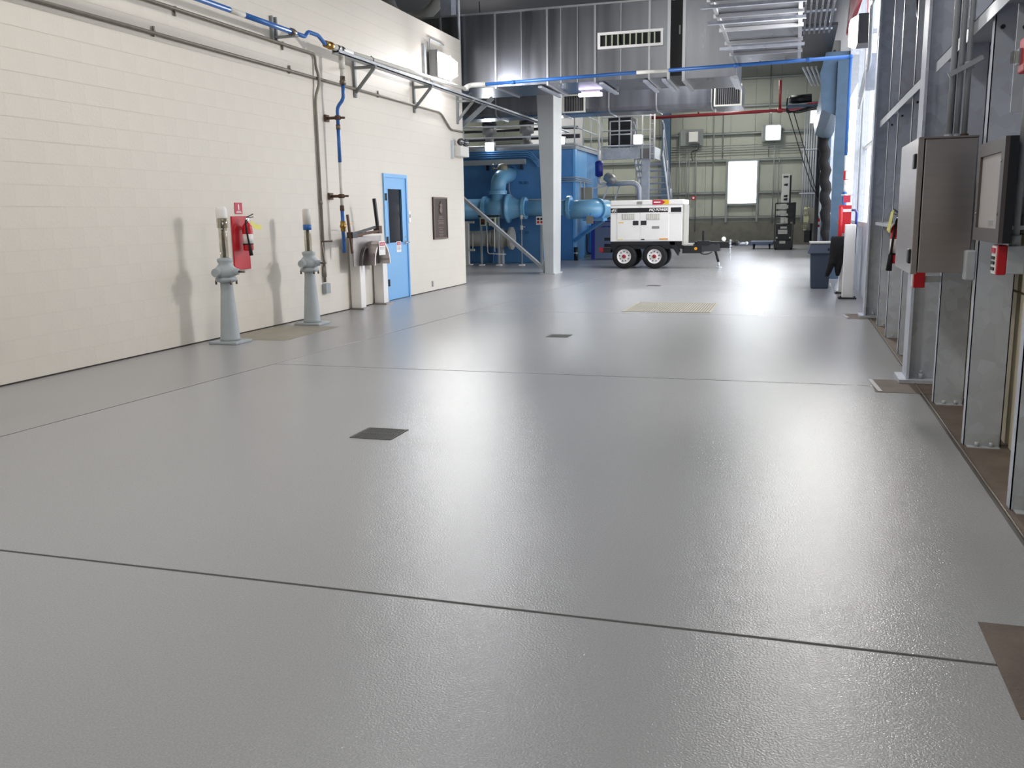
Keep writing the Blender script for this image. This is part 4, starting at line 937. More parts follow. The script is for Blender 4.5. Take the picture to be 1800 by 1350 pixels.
# dark blue cabinet behind the generator
kc = root('slate_cabinet', (-5.7,29.8,0), 'slate blue cabinet with a navy frame standing left of the generator', 'cabinet')
part('panel', B().box(-6.18,-4.3,29.36,30.2,.02,1.55), M['slate'], kc)
part('frame', B().box(-6.28,-6.16,29.32,30.2,0,1.62).box(-6.4,-4.3,29.3,30.2,1.5,1.64), M['navy'], kc)
part('dark_label', B().box(-5.95,-5.5,29.35,29.36,1.3,1.4), M['black'], kc)
for z in (1.18,1.02): part('label_mark', B().prism([(-6.0,z),(-5.9,z+.05),(-5.55,z+.05),(-5.55,z),(-5.8,z+.02)],'y',29.35,29.36), M['navy'], kc)
for z in (.65,.45,.28): part('vent', B().box(-5.85,-5.5,29.35,29.36,z-.05,z+.05), M['black'], kc)
tnk = root('light_blue_panel', (-6.5,30.5,0), 'light blue machine cover left of the slate cabinet', 'cover')
part('cover', B().box(-6.72,-6.3,30.9,31.4,.08,1.1), M['tank_lt'], tnk, .05)
part('hose', B().tube(fillet([(-6.74,30.8,.9),(-6.74,30.8,.15),(-6.3,30.7,.12)],.1),.02,8), M['black'], tnk)
part('base', B().box(-6.78,-6.2,30.6,31.5,0,.08), M['concrete'], tnk)
hyd = root('black_filter', (-6.6,28.9,0), 'black cylinder with a thin pipe standing at the tank foot', 'filter')
part('body', B().cyl((-6.68,28.85,0),(-6.68,28.85,.42),.07,n=12), M['black'], hyd)
part('band', B().lathe([(.075,0),(.075,.03)],(-6.68,28.85,.22),'z',12), M['doorpipe_grey'], hyd)
part('pipe', B().cyl((-6.66,28.85,.42),(-6.66,28.85,1.3),.014,n=6), M['steelgrey'], hyd)
lb = root('grey_sign', (-5.9,26.3,1.2), 'small blank lilac grey plate hung below the blue pipe end', 'plate')
c = PY(1037,386,26.3); part('plate', B().box(c.x-.1,c.x+.1,26.28,26.3,c.z-.12,c.z+.1), M['doorpipe_grey'], lb)
part('wire', B().cyl((c.x,26.29,c.z+.1),(c.x,26.4,c.z+.2),.006,n=5), M['hwdark'], lb)

# ================================================================== GENERATOR TRAILER
gx0, gx1, gy0, gy1, gz0, gz1 = -4.70,-2.80,24.4,25.55,.72,1.80
ge = root('generator_trailer', (-3.7,25.0,0), 'white diesel generator on a black twin axle trailer', 'generator')
def gp(px, py): v = PY(px,py,gy0); return v.x, v.z
part('body', B().box(gx0,gx1,gy0,gy1,gz0,1.66), M['white'], ge, .012)
part('roof', B().box(gx0-.01,gx1+.04,gy0-.012,gy1+.01,1.66,gz1), M['white'], ge, .03, seg=3)
part('end_frame', B().box(gx1,gx1+.05,gy0+.02,gy1-.02,.62,1.66), M['doorpipe_grey'], ge)
part('end_sill', B().box(gx1,gx1+.28,gy0+.1,gy1-.1,.6,.64), M['doorpipe_grey'], ge)
def door(x0,x1,z0,z1,hx):
    d_ = part('door', B().box(x0,x1,gy0-.012,gy0,z0,z1), M['white'], ge, .004, seg=1)
    part('latch', B().box(hx-.075,hx+.075,gy0-.018,gy0-.011,gp(1118,396)[1],gp(1118,388)[1]), M['hwdark'], d_)
    return d_
dxa, dxm, dxb = gp(1084,400)[0], gp(1124.5,400)[0], gp(1176,400)[0]
da = door(dxa+.01,dxm-.008,.76,1.63,gp(1117.5,393)[0]); db = door(dxm+.008,dxb-.01,.76,1.63,gp(1131.5,393)[0])
def louv(par, x0,x1,z0,z1,n,m):
    lv = part('louvre_panel', B().box(x0,x1,gy0-.016,gy0-.011,z0,z1), M['doorpipe_grey'], par)
    for k in range(n):
        x_ = x0+(x1-x0)*(k+.5)/n
        part('louvre', B().prism([(x_-.02,gy0-.016),(x_+.02,gy0-.016),(x_+.012,gy0-.03)],'z',z0+.01,z1-.01), M[m], ge)
for d_,(a,c) in ((da,(1093,1116)),(db,(1136,1160))):
    x0,zt = gp(a,376.5); x1,zb = gp(c,386); louv(d_,x0,x1,zb,zt,7,'offwhite')
zt, zb = 1.595, 1.475
part('black_stripe', B().box(dxa+.012,dxb-.03,gy0-.0145,gy0-.0125,zb,zt), M['black'], ge)
part('black_stripe', B().box(dxb+.04,gx1-.03,gy0-.003,gy0-.001,zb,zt), M['black'], ge)
part('black_stripe', B().box(gx0+.01,gx0+.17,gy0-.003,gy0-.001,zb,zt), M['black'], ge)
part('thin_stripe', B().box(gx0+.01,gx1-.03,gy0-.003,gy0-.001,zb-.028,zb-.02), M['ink_grey'], ge)
text('brand_lettering','MQ POWER',M['signwhite'],ge,((gp(1141,370)[0]+gp(1174,370)[0])/2,gy0-.0145,(zt+zb)/2),(1,0,0),(0,0,1),.078,.48,.002,shear=.25,bold=.005)
text('model_number','45',M['signwhite'],ge,(gx0+.09,gy0-.003,(zt+zb)/2),(1,0,0),(0,0,1),.085,.13,.002,shear=.2,bold=.004)
def stk(n, a, m, lbl=None):
    x0,zt_ = gp(a[0],a[1]); x1,zb_ = gp(a[2],a[3]); part(n, B().box(x0,x1,gy0-.0165,gy0-.0125,zb_,zt_), M[m], ge, label=lbl)
stk('yellow_sticker',(1087,391,1096,392.3),'yellow_s'); stk('yellow_sticker',(1087,420,1095,421.3),'yellow')
stk('orange_sticker',(1159,419,1174,421),'orange'); stk('info_label',(1146,397.5,1159,402),'ink_grey'); stk('latch_knob',(1127,420,1133,422),'hwdark')
x0,zt_ = gp(1147,351.5); x1,zb_ = gp(1166,359.5); xm = gp(1176,355)[0]
part('red_sticker', B().prism([(x0,zb_),(x1-.03,zb_),(x1+.05,(zb_+zt_)/2),(x1-.03,zt_),(x0,zt_)],'y',gy0-.016,gy0-.012), M['signred'], ge, label='red arrow shaped sticker')
part('yellow_label', B().box(x1-.02,xm,gy0-.0145,gy0-.012,zb_,zt_), M['yellow_s'], ge)
part('sticker_line', B().box(x0+.04,x1-.07,gy0-.0175,gy0-.016,(zb_+zt_)/2-.016,(zb_+zt_)/2+.016), M['signwhite'], ge)
x0,zt_ = gp(1120,354.5); x1,zb_ = gp(1129,359); part('roof_latch', B().box(x0,x1,gy0-.03,gy0-.01,zb_,zt_), M['chrome'], ge)
part('frame', B().box(gx0,-2.78,gy0+.05,gy1-.05,.52,.72), M['black'], ge)
part('skirt', B().box(-4.62,-2.98,gy0+.0,gy0+.25,.62,.70).prism([(-3.14,.70),(-2.98,.70),(-2.86,.46),(-2.9,.34)],'y',gy0+.0,gy0+.25), M['black'], ge)
wheel_x = (-4.33,-3.52); first_w = None
for wx_ in wheel_x:
    for wy in (gy0+.11, gy1-.11):
        s_ = -1 if wy < 25 else 1
        if first_w is None:
            ty = part('tyre', B().lathe([(.19,-.10),(.27,-.105),(.31,-.085),(.325,-.05),(.325,.05),(.31,.085),(.27,.105),(.19,.10)],(wx_,wy,.325),'y',32,True,False), M['rubber'], ge)
            rm = part('rim', B().lathe([(.2,-.07),(.2,-.1),(.185,-.1),(.17,-.075),(.09,-.06),(.075,-.075),(.06,-.075)],(wx_,wy,.325),'y',28), M['white'], ty, label='white rim')
            hub = part('hub', B().lathe([(.055,-.06),(.05,-.12),(.03,-.135)],(wx_,wy,.325),'y',12), M['tail'], ty, label='rusty red hub')
            bb = B()
            for k in range(9):
                a = 2*PI*k/9+.2; bb.cyl((wx_+.125*math.cos(a),wy-.07,.325+.125*math.sin(a)),(wx_+.125*math.cos(a),wy-.083,.325+.125*math.sin(a)),.016,n=8)
            nut = part('hand_holes', bb, M['black'], ty, kind='stuff')
            first_w = (ty,rm,hub,nut,Vector((wx_,wy,0)))
        else:
            d_ = Vector((wx_,wy,0))-first_w[4]
            t2 = copypart(first_w[0],ge,d_)
            for q in first_w[1:4]:
                c_ = q.copy(); COL.objects.link(c_); c_.parent = t2; ORG[c_.name] = ORG[q.name]
part('axle', B().cyl((-4.33,gy0+.2,.325),(-4.33,gy1-.2,.325),.04,n=8).cyl((-3.52,gy0+.2,.325),(-3.52,gy1-.2,.325),.04,n=8), M['black'], ge, kind='stuff')
tl = part('tail_bracket', B().box(-4.95,-4.7,gy0+.05,gy0+.3,.42,.56), M['black'], ge)
part('tail_lamp', B().cyl((-4.95,gy0+.05,.5),(-4.95,gy0-.03,.5),.05,n=12).box(-5.0,-4.9,gy0+.0,gy0+.08,.44,.56), M['tail'], ge)
part('drawbar', B().box(-2.8,-2.3,gy0+.12,gy1-.12,.40,.62).prism([(-2.3,gy0+.2),(-2.3,gy1-.2),(-1.85,25.15),(-1.85,24.75)],'z',.44,.64), M['black'], ge)
part('tongue', B().box(-2.0,-1.55,24.85,25.05,.52,.68).box(-2.5,-1.9,24.7,25.2,.62,.69), M['black'], ge)
part('coupler', B().lathe([(.05,0),(.06,.05),(.045,.12),(.07,.13),(.07,.2),(.03,.24)],(-1.6,24.95,.64),'x',12), M['black'], ge)
part('lunette_pin', B().cyl((-1.38,24.95,.63),(-1.16,24.95,.64),.028,n=10).ball((-1.18,24.95,.64),.045), M['galv'], ge)
part('orange_reflector', B().cyl((-2.45,gy0+.12,.52),(-2.45,gy0+.10,.52),.04,n=14), M['orange'], ge)
part('jack_leg', B().bar((-1.98,24.8,.5),(-1.88,24.8,.16),.06,.06), M['black'], ge)
part('jack_foot', B().cyl((-1.88,24.8,.16),(-1.86,24.8,.03),.022,n=8).cyl((-1.86,24.8,0),(-1.86,24.8,.03),.08,n=12), M['galv'], ge)
part('handle_post', B().box(-2.3,-2.24,24.6,24.66,.66,.98).box(-2.42,-2.1,24.55,24.8,.62,.72), M['black'], ge)
part('crank_wheel', B().lathe([(.05,-.02),(.06,0),(.05,.02)],(-1.75,24.7,.76),(0.3,-1,.2),14).cyl((-1.75,24.72,.76),(-1.75,24.95,.68),.015,n=6), M['white'], ge)
bb = B()
for k in range(14):
    bb.lathe([(.022,-.008),(.03,0),(.022,.008)],(-1.58+.006*math.sin(k*2),24.72,.72-k*.036),'x' if k%2 else 'y',8)
part('safety_chain', bb, M['galv'], ge, kind='stuff')
part('cable_loop', B().tube([(-2.4+.07*k,24.75,.42-.06*math.sin(k*PI/5)) for k in range(6)],.014,6), M['black'], ge)

# ================================================================== FAR END THINGS
sp = root('sprinkler_pipe', (-2,36,5.0), 'red sprinkler pipe crossing high in front of the far wall', 'pipe')
part('run', B().cyl((-5.3,36,5.03),(.12,36,5.09),.06,n=10), M['redpipe'], sp)
part('offset', B().tube(fillet([(.1,36,5.09),(.3,36,5.25),(.95,36,5.28)],.1),.06,10), M['redpipe'], sp)
part('riser', B().cyl((-5.3,36,4.98),(-5.3,36,5.5),.06,n=10).cyl((-.66,36,5.07),(-.68,36,6.15),.05,n=10), M['redpipe'], sp, kind='stuff')
part('hanger', B().cyl((-3.6,36,5.05),(-3.6,36,5.35),.03,n=8), M['redpipe'], sp)
part('tee', B().lathe([(.075,-.1),(.085,-.05),(.085,.05),(.075,.1)],(-.66,36,5.08),'x',12), M['redpipe'], sp)
rp2 = root('red_pipe_end', (-8,25.5,4.4), 'short red vertical pipe seen under the big duct left of the column', 'pipe')
p0 = PY(924,172,25.2); p1 = PY(925,186,25.2)
part('riser', B().cyl((p0.x,25.2,p1.z),(p0.x,25.2,p0.z+.6),.04,n=10), M['redpipe'], rp2)
part('cap', B().cyl((p0.x,25.2,p1.z-.05),(p0.x,25.2,p1.z),.05,n=10), M['offwhite'], rp2)
m_ = root('door_motor', (.2,35,5.6), 'black roller door motor with drooping cables near the far right ceiling', 'motor')
c = PY(1412,174,30.5)
part('body', B().cyl((c.x-.35,30.6,c.z),(c.x+.25,30.6,c.z+.03),.13,n=14), M['black'], m_)
part('cap', B().cyl((c.x-.42,30.6,c.z),(c.x-.35,30.6,c.z),.1,n=12), M['motor'], m_)
part('shelf', B().box(c.x-.5,.98,30.4,30.8,c.z-.24,c.z-.17), M['jambblue'], m_)
for k in range(4):
    part('cable', B().tube(fillet([(c.x-.45,30.5,c.z+.25-.05*k),(c.x-.5,30.5,c.z-.3-.04*k),(c.x-.2+.1*k,30.5,c.z-.42+.05*k),(c.x+.4,30.5,c.z-.3+.05*k)],.15),.018,6), M['black'], m_)
for k in range(2):
    part('long_cable', B().tube([(c.x-.42+.16*k,30.5,c.z-.4),(c.x-.05+.15*k,30.6,c.z-1.5),(c.x+.35+.1*k,30.9,c.z-2.6),(.7,31.0,c.z-3.0)],.016,6), M['hwdark'], m_)
part('wall_plate', B().box(c.x-.5,c.x-.44,30.4,30.5,c.z+.05,c.z+.3), M['offwhite'], m_)
cbd = root('conduit_bank', (.72,37,2), 'bank of vertical conduits with a cross strut in the far right corner', 'conduit')
for k in range(6): part('pipe', B().cyl((.28+.1*k,42.3,1.0),(.28+.1*k,42.3,5.6),.03,n=8), M['galv'], cbd)
for z in (4.05,2.2): part('cross_strut', B().box(.15,.98,42.24,42.27,z-.03,z+.03), M['galv'], cbd)
cd = root('duct_conduits', (-.1,24,4.4), 'group of galvanised conduits slanting down from the end of the ribbed duct', 'conduit')
for k in range(4):
    part('pipe', B().tube([(.05+.09*k,21.6,4.5),(.30+.09*k,26.5,4.75),(.36+.09*k,30.2,5.2)],.025,8), M['galv'], cd)

lf = root('mast_lift', (-.36,37,0), 'black vertical mast lift with a light grey mast by the far wall', 'lift')
part('base', B().box(-.72,-.02,36.6,38.2,.06,.34), M['black'], lf, .02)
for x_ in (-.66,-.08):
    for y_ in (36.75,38.0): part('wheel', B().lathe([(.06,-.035),(.085,-.02),(.085,.02),(.06,.035)],(x_,y_,.085),'x',14), M['rubber'], lf)
part('cabinet', B().box(-.66,-.08,36.7,37.3,.34,.98), M['black'], lf, .02)
part('mast', B().box(-.52,-.22,37.3,37.42,.6,2.85), M['lift_grey'], lf, .01)
part('mast_side', B().box(-.22,-.16,37.28,37.6,.6,2.8), M['black'], lf)
part('mast_cap', B().box(-.46,-.28,37.28,37.30,2.72,2.78), M['hwdark'], lf)
for z in (2.45,2.02,1.9): part('mast_mark', B().prism([(-.44,z-.03),(-.3,z-.05),(-.28,z+.05),(-.42,z+.03)],'y',37.285,37.30), M['ink'], lf)
for x_ in (-.7,-.04): part('frame_post', B().box(x_-.02,x_+.02,36.62,36.66,.3,1.75), M['black'], lf)
for z in (1.75,1.5,1.25): part('frame_bar', B().box(-.7,-.04,36.62,36.66,z-.02,z+.02), M['black'], lf)
part('basket_side', B().box(-.06,.04,36.7,37.6,.95,1.78), M['black'], lf, .01)
part('basket_back', B().box(-.3,.0,36.66,36.7,1.05,1.75), M['black'], lf)
for x0,x1,z0,z1 in ((-.66,-.5,1.55,1.68),(-.44,-.36,1.55,1.68),(-.32,-.24,1.55,1.68),(-.66,-.54,1.32,1.46),(-.46,-.36,1.28,1.36),(-.32,-.24,1.28,1.36),(-.48,-.38,1.02,1.2),(-.34,-.24,1.02,1.2),(-.5,-.26,.8,.88),(-.58,-.24,.6,.76),(-.52,-.3,.24,.34)):
    part('label_plate', B().box(x0,x1,36.58,36.6,z0,z1), M['doorpipe_grey'], lf)
for x_ in (-.62,-.14): part('side_light', B().cyl((x_,36.6,.46),(x_,36.57,.46),.035,n=10), M['doorpipe_grey'], lf)
fcart = root('platform_cart', (-1.15,37.8,0), 'low grey platform cart left of the mast lift', 'cart')
part('deck', B().box(-1.62,-.76,37.4,38.4,.2,.3), M['slate'], fcart, .01)
for x_,y_ in ((-1.5,37.5),(-.9,37.5),(-1.5,38.3),(-.9,38.3)): part('caster', B().cyl((x_-.02,y_,.09),(x_+.02,y_,.09),.09,n=12).box(x_-.03,x_+.03,y_-.04,y_+.04,.1,.2), M['rubber'], fcart)
single('low_kerb', B().box(-5.5,-.9,41.6,42.5,0,.14), M['slate'], 'long low grey kerb at the foot of the far wall', 'kerb')
hr = root('hose_reel', (.55,39.4,.7), 'cream curved hose reel cover on a stand right of the mast lift', 'hose reel')
vs = [(.36,1.6),(.46,1.6),(.52,1.4),(.55,1.15),(.52,.9),(.46,.68),(.36,.68)]
part('cover', B().prism(vs,'y',39.0,39.5).box(.50,.56,39.0,39.5,1.56,1.6), M['cream'], hr)
part('side_cover', B().box(.54,.82,39.05,39.5,.95,1.58), M['cream_d'], hr)
for zc in (1.38,.86):
    for r_1 in (.05,.09,.13): part('ring', B().lathe([(r_1-.012,-.002),(r_1+.012,-.002),(r_1+.012,.012),(r_1-.012,.012)],(.43,39.0,zc),(0,-1,0),18,False,False), M['cream_d'], hr)
part('foot', B().box(.4,.66,39.1,39.4,.2,.68).box(.62,.7,39.1,39.4,0,.95), M['hwdark'], hr)
fx = extinguisher(.93, 39.3, .8, 'red fire extinguisher on the far right wall beside the cream hose reel', -1, -1)
al = root('alarm_box', (-3.5,42.6,2.3), 'tiny red alarm call point on the far wall left of the window', 'alarm')
c = PY(1219,348,42.45); part('case', B().box(c.x-.08,c.x+.08,42.42,42.5,c.z-.08,c.z+.08), M['red'], al, .01); part('face', B().box(c.x-.04,c.x+.04,42.41,42.42,c.z-.04,c.z+.04), M['signwhite'], al)

# ================================================================== RIGHT SIDE THINGS
tb = root('waste_bin', (.5,18.35,0), 'grey blue plastic waste bin with a flared rim by the right wall', 'bin')
b = B(); lo = [(.34,18.2),(.66,18.2),(.66,18.7),(.34,18.7)]; hi = [(.31,18.15),(.68,18.15),(.68,18.75),(.31,18.75)]
b.add([(p[0],p[1],0) for p in lo]+[(p[0],p[1],.68) for p in hi], [(3,2,1,0),(4,5,6,7),(0,1,5,4),(1,2,6,5),(2,3,7,6),(3,0,4,7)])
part('body', b, M['trash'], tb, .02)
b = B(); lo = [(.26,18.1),(.70,18.1),(.70,18.8),(.26,18.8)]; hi = [(.31,18.14),(.69,18.14),(.69,18.76),(.31,18.76)]
b.add([(p[0],p[1],.66) for p in lo]+[(p[0],p[1],.84) for p in hi], [(3,2,1,0),(4,5,6,7),(0,1,5,4),(1,2,6,5),(2,3,7,6),(3,0,4,7)])
part('collar', b, M['trash'], tb, .01)
part('rim', B().box(.29,.71,18.12,18.78,.84,.87), M['doorpipe_grey'], tb, .008)
part('grip', B().box(.62,.65,18.1,18.13,.72,.76), M['black'], tb)
for i,(x_,y_,h_) in enumerate(((.89,16.2,1.22),(.875,17.25,1.22))):
    r_ = root('white_post', (x_,y_,0), ['white square post standing before the window bay, nearest the camera','second white square post, behind the first, carrying the red board'][i], 'post')
    part('post', B().box(x_-.085,x_+.085,y_-.085,y_+.085,.02,h_), M['white'], r_, .01)
    part('foot_plate', B().box(x_-.14,x_+.14,y_-.14,y_+.14,0,.025), M['hwdark'], r_)
    for dx in (-.11,.11): part('bolt', B().cyl((x_+dx,y_-.11,.025),(x_+dx,y_-.11,.05),.012,n=6), M['hwdark'], r_)
rb = root('red_board', (.82,17.05,1.0), 'red extinguisher board with white stripe on the second white post', 'board')
part('board', B().box(.735,.94,17.1,17.13,1.06,1.54), M['red'], rb)
part('stripe', B().box(.735,.94,17.095,17.1,1.42,1.47), M['signwhite'], rb)
part('sign', B().box(.80,.92,17.09,17.12,1.58,1.7), M['signred'], rb)
part('extinguisher', B().lathe([(.03,0),(.035,.02),(.035,.5),(.02,.53)],(.765,17.03,.98),'z',12), M['red'], rb)
part('extinguisher_foot', B().cyl((.765,17.03,.95),(.765,17.03,.98),.035,n=12), M['signwhite'], rb)
jk = root('black_jacket', (.74,17.4,.3), 'black jacket hanging from the red board beside the waste bin', 'jacket')
def cloth(pts, y, t):
    b = B(); n = len(pts)
    L = [(p[0], y-t*(1 if k%2 else .35), p[2]) for k,p in enumerate(pts)]
    return b
def drape(rows, y):
    # rows: (z, x0, x1, thickness) from top to bottom, oval section
    b = B(); n = 14; vs = []; fs = []
    for i,(z,x0,x1,t) in enumerate(rows):
        cx = (x0+x1)/2; w = (x1-x0)/2
        for k in range(n):
            a = 2*PI*k/n; rr = 1+.10*math.sin(5*a+i*.9)
            vs.append((cx+w*math.cos(a)*rr, y+t*math.sin(a)*rr, z+.01*math.sin(3*a+i)))
    for i in range(len(rows)-1):
        for k in range(n): fs.append((i*n+k,i*n+(k+1)%n,(i+1)*n+(k+1)%n,(i+1)*n+k))
    fs += [tuple(range(n-1,-1,-1)), tuple((len(rows)-1)*n+k for k in range(n))]
    return b.add(vs, fs, True)
part('body', drape([(1.0,.64,.86,.05),(.97,.62,.87,.08),(.85,.61,.86,.1),(.7,.61,.85,.1),(.55,.6,.84,.1),(.5,.61,.83,.09)],17.0), M['blackcloth'], jk)
part('sleeve', drape([(.62,.6,.72,.07),(.5,.58,.7,.07),(.4,.56,.66,.06),(.32,.55,.62,.04)],16.97), M['blackcloth'], jk)
part('sleeve', drape([(.6,.7,.83,.07),(.48,.7,.82,.07),(.4,.71,.81,.06),(.33,.73,.79,.04)],16.97), M['blackcloth'], jk)
part('cord', B().tube([(.64,16.95,.2),(.68,16.95,.1),(.74,16.95,.06),(.82,16.95,.05)],.01,6), M['offwhite'], jk)
vpb = root('drop_pipe', (.86,18.4,1.1), 'blue drop pipe with a brass valve in front of the right window bay', 'pipe')
part('blue_run', B().cyl((.87,18.45,4.2),(.87,18.45,2.45),.03,n=10), M['pipeblue'], vpb)
part('elbow', B().ball((.87,18.45,4.2),.045), M['pipeblue'], vpb)
part('white_run', B().cyl((.87,18.45,2.45),(.86,18.0,1.9),.026,n=10).cyl((.86,18.0,1.9),(.86,18.0,1.75),.026,n=10), M['whitewrap'], vpb)
part('lower_blue', B().cyl((.86,18.0,1.78),(.86,18.0,1.1),.045,n=12), M['pipeblue'], vpb)
part('brass_valve', B().ball((.86,17.98,1.22),.06).cyl((.76,17.97,1.22),(.98,17.97,1.22),.025,n=10), M['brass'], vpb)
part('clamp', B().cyl((.86,18.0,1.7),(.86,18.0,1.74),.06,n=12).box(.86,1.06,17.98,18.02,1.7,1.74), M['galv'], vpb)
part('side_loop', B().tube(fillet([(.88,17.97,1.45),(1.0,17.0,1.45),(1.0,16.6,1.4),(.99,16.6,.72)],.06),.02,8), M['navy'], vpb)
stb = root('alarm_strobe', (.84,17.6,2.0), 'red and white alarm strobe box on the blue drop pipe', 'alarm')
part('case', B().box(.80,.9,17.6,17.68,1.98,2.14), M['red'], stb, .01); part('lens', B().box(.84,.9,17.58,17.6,1.99,2.13), M['signwhite'], stb)
# wall pack on the right
def wallpack(y, z, label, x=.78):
    r_ = root('wall_flood_light', (x,y,z), label, 'light')
    part('housing', B().box(x,x+.2,y-.26,y+.26,z-.2,z+.22), M['black'], r_, .02)
    part('lens', B().prism([(x,z-.2),(x-.1,z-.16),(x-.1,z+.14),(x,z+.2)],'y',y-.24,y+.24), E_right, r_, label='glowing lens')
    part('bracket', B().box(x+.2,1.08,y-.04,y+.04,z-.03,z+.03), M['galv'], r_)
    lamp(r_,(x-.22,y-.2,z),(-.85,-.55,-.18),.5,.34,P_RIGHT if y > 10 else P_RIGHT_NEAR,(1,.975,.94))
    return r_
wallpack(15.2, 4.06, 'glaring flood light with a black housing high on the right wall')
wallpack(6.6, 4.3, 'flood light high on the right wall above the steel cabinet', .80)
c = PX(1470,92,.72); jb = root('junction_box', c, 'pinkish grey junction box on the blue roller door hood', 'box')
part('case', B().box(.56,.80,c.y-.15,c.y+.1,c.z-.2,c.z+.22), M['doorpipe_grey'], jb, .02)
part('knockout', B().cyl((.68,c.y-.15,c.z),(.68,c.y-.17,c.z),.03,n=10), M['hwdark'], jb)
rf = root('red_banner', (.8,17,4.7), 'bright red cloth banner hanging high beside the right flood light', 'banner')
b = B(); vs = []; fs = []
P0, P1, P2, P3 = PX(1488,62,.74), PX(1494,55,.76), PX(1520,-30,.86), PX(1498,-30,.78)
for i in range(9):
    t = i/8; A = P0.lerp(P3,t); C_ = P1.lerp(P2,t)
    for k in range(7):
        q = A.lerp(C_,k/6); q = q+Vector((.03*math.sin(k*2.1+i*.3),0,0)); vs += [q, q+Vector((.012,0,0))]
for i in range(8):
    for k in range(6):
        o = (i*7+k)*2; p_ = ((i+1)*7+k)*2
        fs += [(o,o+2,p_+2,p_),(o+1,p_+1,p_+3,o+3)]
part('cloth', b.add(vs,fs,True), M['red'], rf); part('edge_cord', B().tube([P0,P3],.012,6), M['offwhite'], rf)
# conduit group wrapping the right column
for i in range(3):
    z0 = 4.05-.12*i
    pass
gc = root('conduit_group', (.95,14.4,3.9), 'three galvanised conduits stepping round the right column near the flood light', 'conduit')
for i in range(3):
    d = .09*i
    part('pipe', B().tube(fillet([(.93,16.2,3.25-d),(.9,15.0,3.35-d),(.9,13.9,3.55-d*.6),(.86,13.5,4.28-d),(.86,13.1,4.28-d),(.98,12.9,4.45-d),(1.04,12.7,5.6)],.12),.024,8), M['galv'], gc)
part('strut', B().box(.88,1.06,14.2,14.25,3.1,3.6), M['galv_d'], gc)
lp = root('loop_conduit', (1.2,11,3.2), 'grey conduit curving into the wall stud above the girt', 'conduit')
part('pipe', B().tube(fillet([(1.12,10.6,6.0),(1.12,10.6,3.4),(1.12,9.96,3.2)],.35,8),.028,8), M['hwdark'], lp)
# stainless cabinet
kb = root('steel_cabinet', (.87,6.65,1.05), 'stainless steel wall cabinet with black hinges on the right wall', 'cabinet')
part('body', B().box(.745,1.04,6.2,7.12,1.06,1.87), M['stainless'], kb, .006)
kd = part('door', B().box(.705,.74,6.2,7.12,1.05,1.88), M['stainless'], kb, .004)
for z in (1.16,1.74): part('latch', B().box(.69,.71,6.23,6.31,z-.045,z+.045), M['black'], kd, .006)
part('drip_edge', B().box(.71,1.04,6.19,7.13,1.87,1.88), M['stainless_w'], kb)
part('mount_lug', B().box(1.0,1.06,6.12,6.2,1.02,1.2), M['galv'], kb, .01)
cbp = root('cabinet_conduits', (1.0,6.6,1.9), 'three galvanised conduits rising from the top of the stainless cabinet', 'conduit')
for i,x_ in enumerate((.93,.975,1.02)):
    part('pipe', B().cyl((x_,6.62,1.885),(x_,6.62,5.5),.018,n=10), M['galv'], cbp)
    part('hub', B().cyl((x_,6.62,1.885),(x_,6.62,1.92),.027,n=8), M['brown_metal'] if i==2 else M['galv'], cbp)
part('strut', B().bar((.9,6.58,2.28),(1.09,6.58,2.38),.03,.03), M['galv'], cbp)
part('strut_clamp', B().cyl((1.02,6.6,2.32),(1.02,6.6,2.36),.03,n=10), M['galv'], cbp)
ex2 = extinguisher(.865, 8.6, .99, 'red fire extinguisher with yellow tag half hidden behind the stainless cabinet', -1, -1)
part('inspection_tag', B().prism([(8.3,1.45),(8.55,1.43),(8.85,1.27),(8.58,1.25)],'x',.79,.793), M['yellow'], ex2, label='yellow inspection tag')
part('backboard', B().box(.935,.95,8.4,8.85,.93,1.42), M['red'], ex2)
part('bracket', B().box(.95,.96,8.42,8.5,1.05,1.3), M['galv'], ex2)
sw = root('red_switch', (.98,6.9,.93), 'small red and white switch box below the stainless cabinet', 'switch box')
part('case', B().box(.87,.95,7.42,7.5,.87,.995), M['red'], sw, .006)
part('face', B().box(.862,.87,7.43,7.49,.88,.985), M['signwhite'], sw)
part('arm', B().box(.95,1.06,7.44,7.48,.91,.96), M['galv'], sw)
# framed document board
fb = root('notice_frame', (1.0,5.5,1.27), 'dark framed notice board with a pale blank sheet on the right wall', 'notice board')
y0,y1,z0,z1 = 5.08,5.76,1.275,1.795
part('back', B().box(.99,1.03,y0,y1,z0,z1), M['black'], fb)
part('frame', B().box(.97,.99,y0,y1,z0,z0+.07).box(.97,.99,y0,y1,z1-.07,z1).box(.97,.99,y0,y0+.08,z0+.07,z1-.07).box(.97,.99,y1-.06,y1,z0+.07,z1-.07), M['boardframe'], fb)
part('sheet', B().box(.983,.99,y0+.08,y1-.06,z0+.07,z1-.07), M['board'], fb)
part('stamp', B().box(.9815,.983,5.3,5.42,1.36,1.385), M['ink_grey'], fb)
for y_,z_ in ((y0+.06,1.42),(y0+.06,1.68),(y1-.04,1.42)): part('screw', B().cyl((.966,y_,z_),(.97,y_,z_),.008,n=8), M['chrome'], fb)
part('bracket', B().box(1.03,1.06,5.2,5.24,1.3,1.7).box(1.03,1.06,5.7,5.74,1.3,1.7), M['galv'], fb, kind='stuff')
ps = root('call_point', (1.0,5.25,1.1), 'red fire call point with white face below the notice board', 'call point')
part('back_box', B().box(1.03,1.11,5.14,5.24,1.12,1.26), M['galv'], ps, .004)
part('body', B().box(.985,1.03,5.14,5.26,1.115,1.265), M['red'], ps, .006)
part('face', B().box(.98,.985,5.15,5.25,1.12,1.26), M['signwhite'], ps)
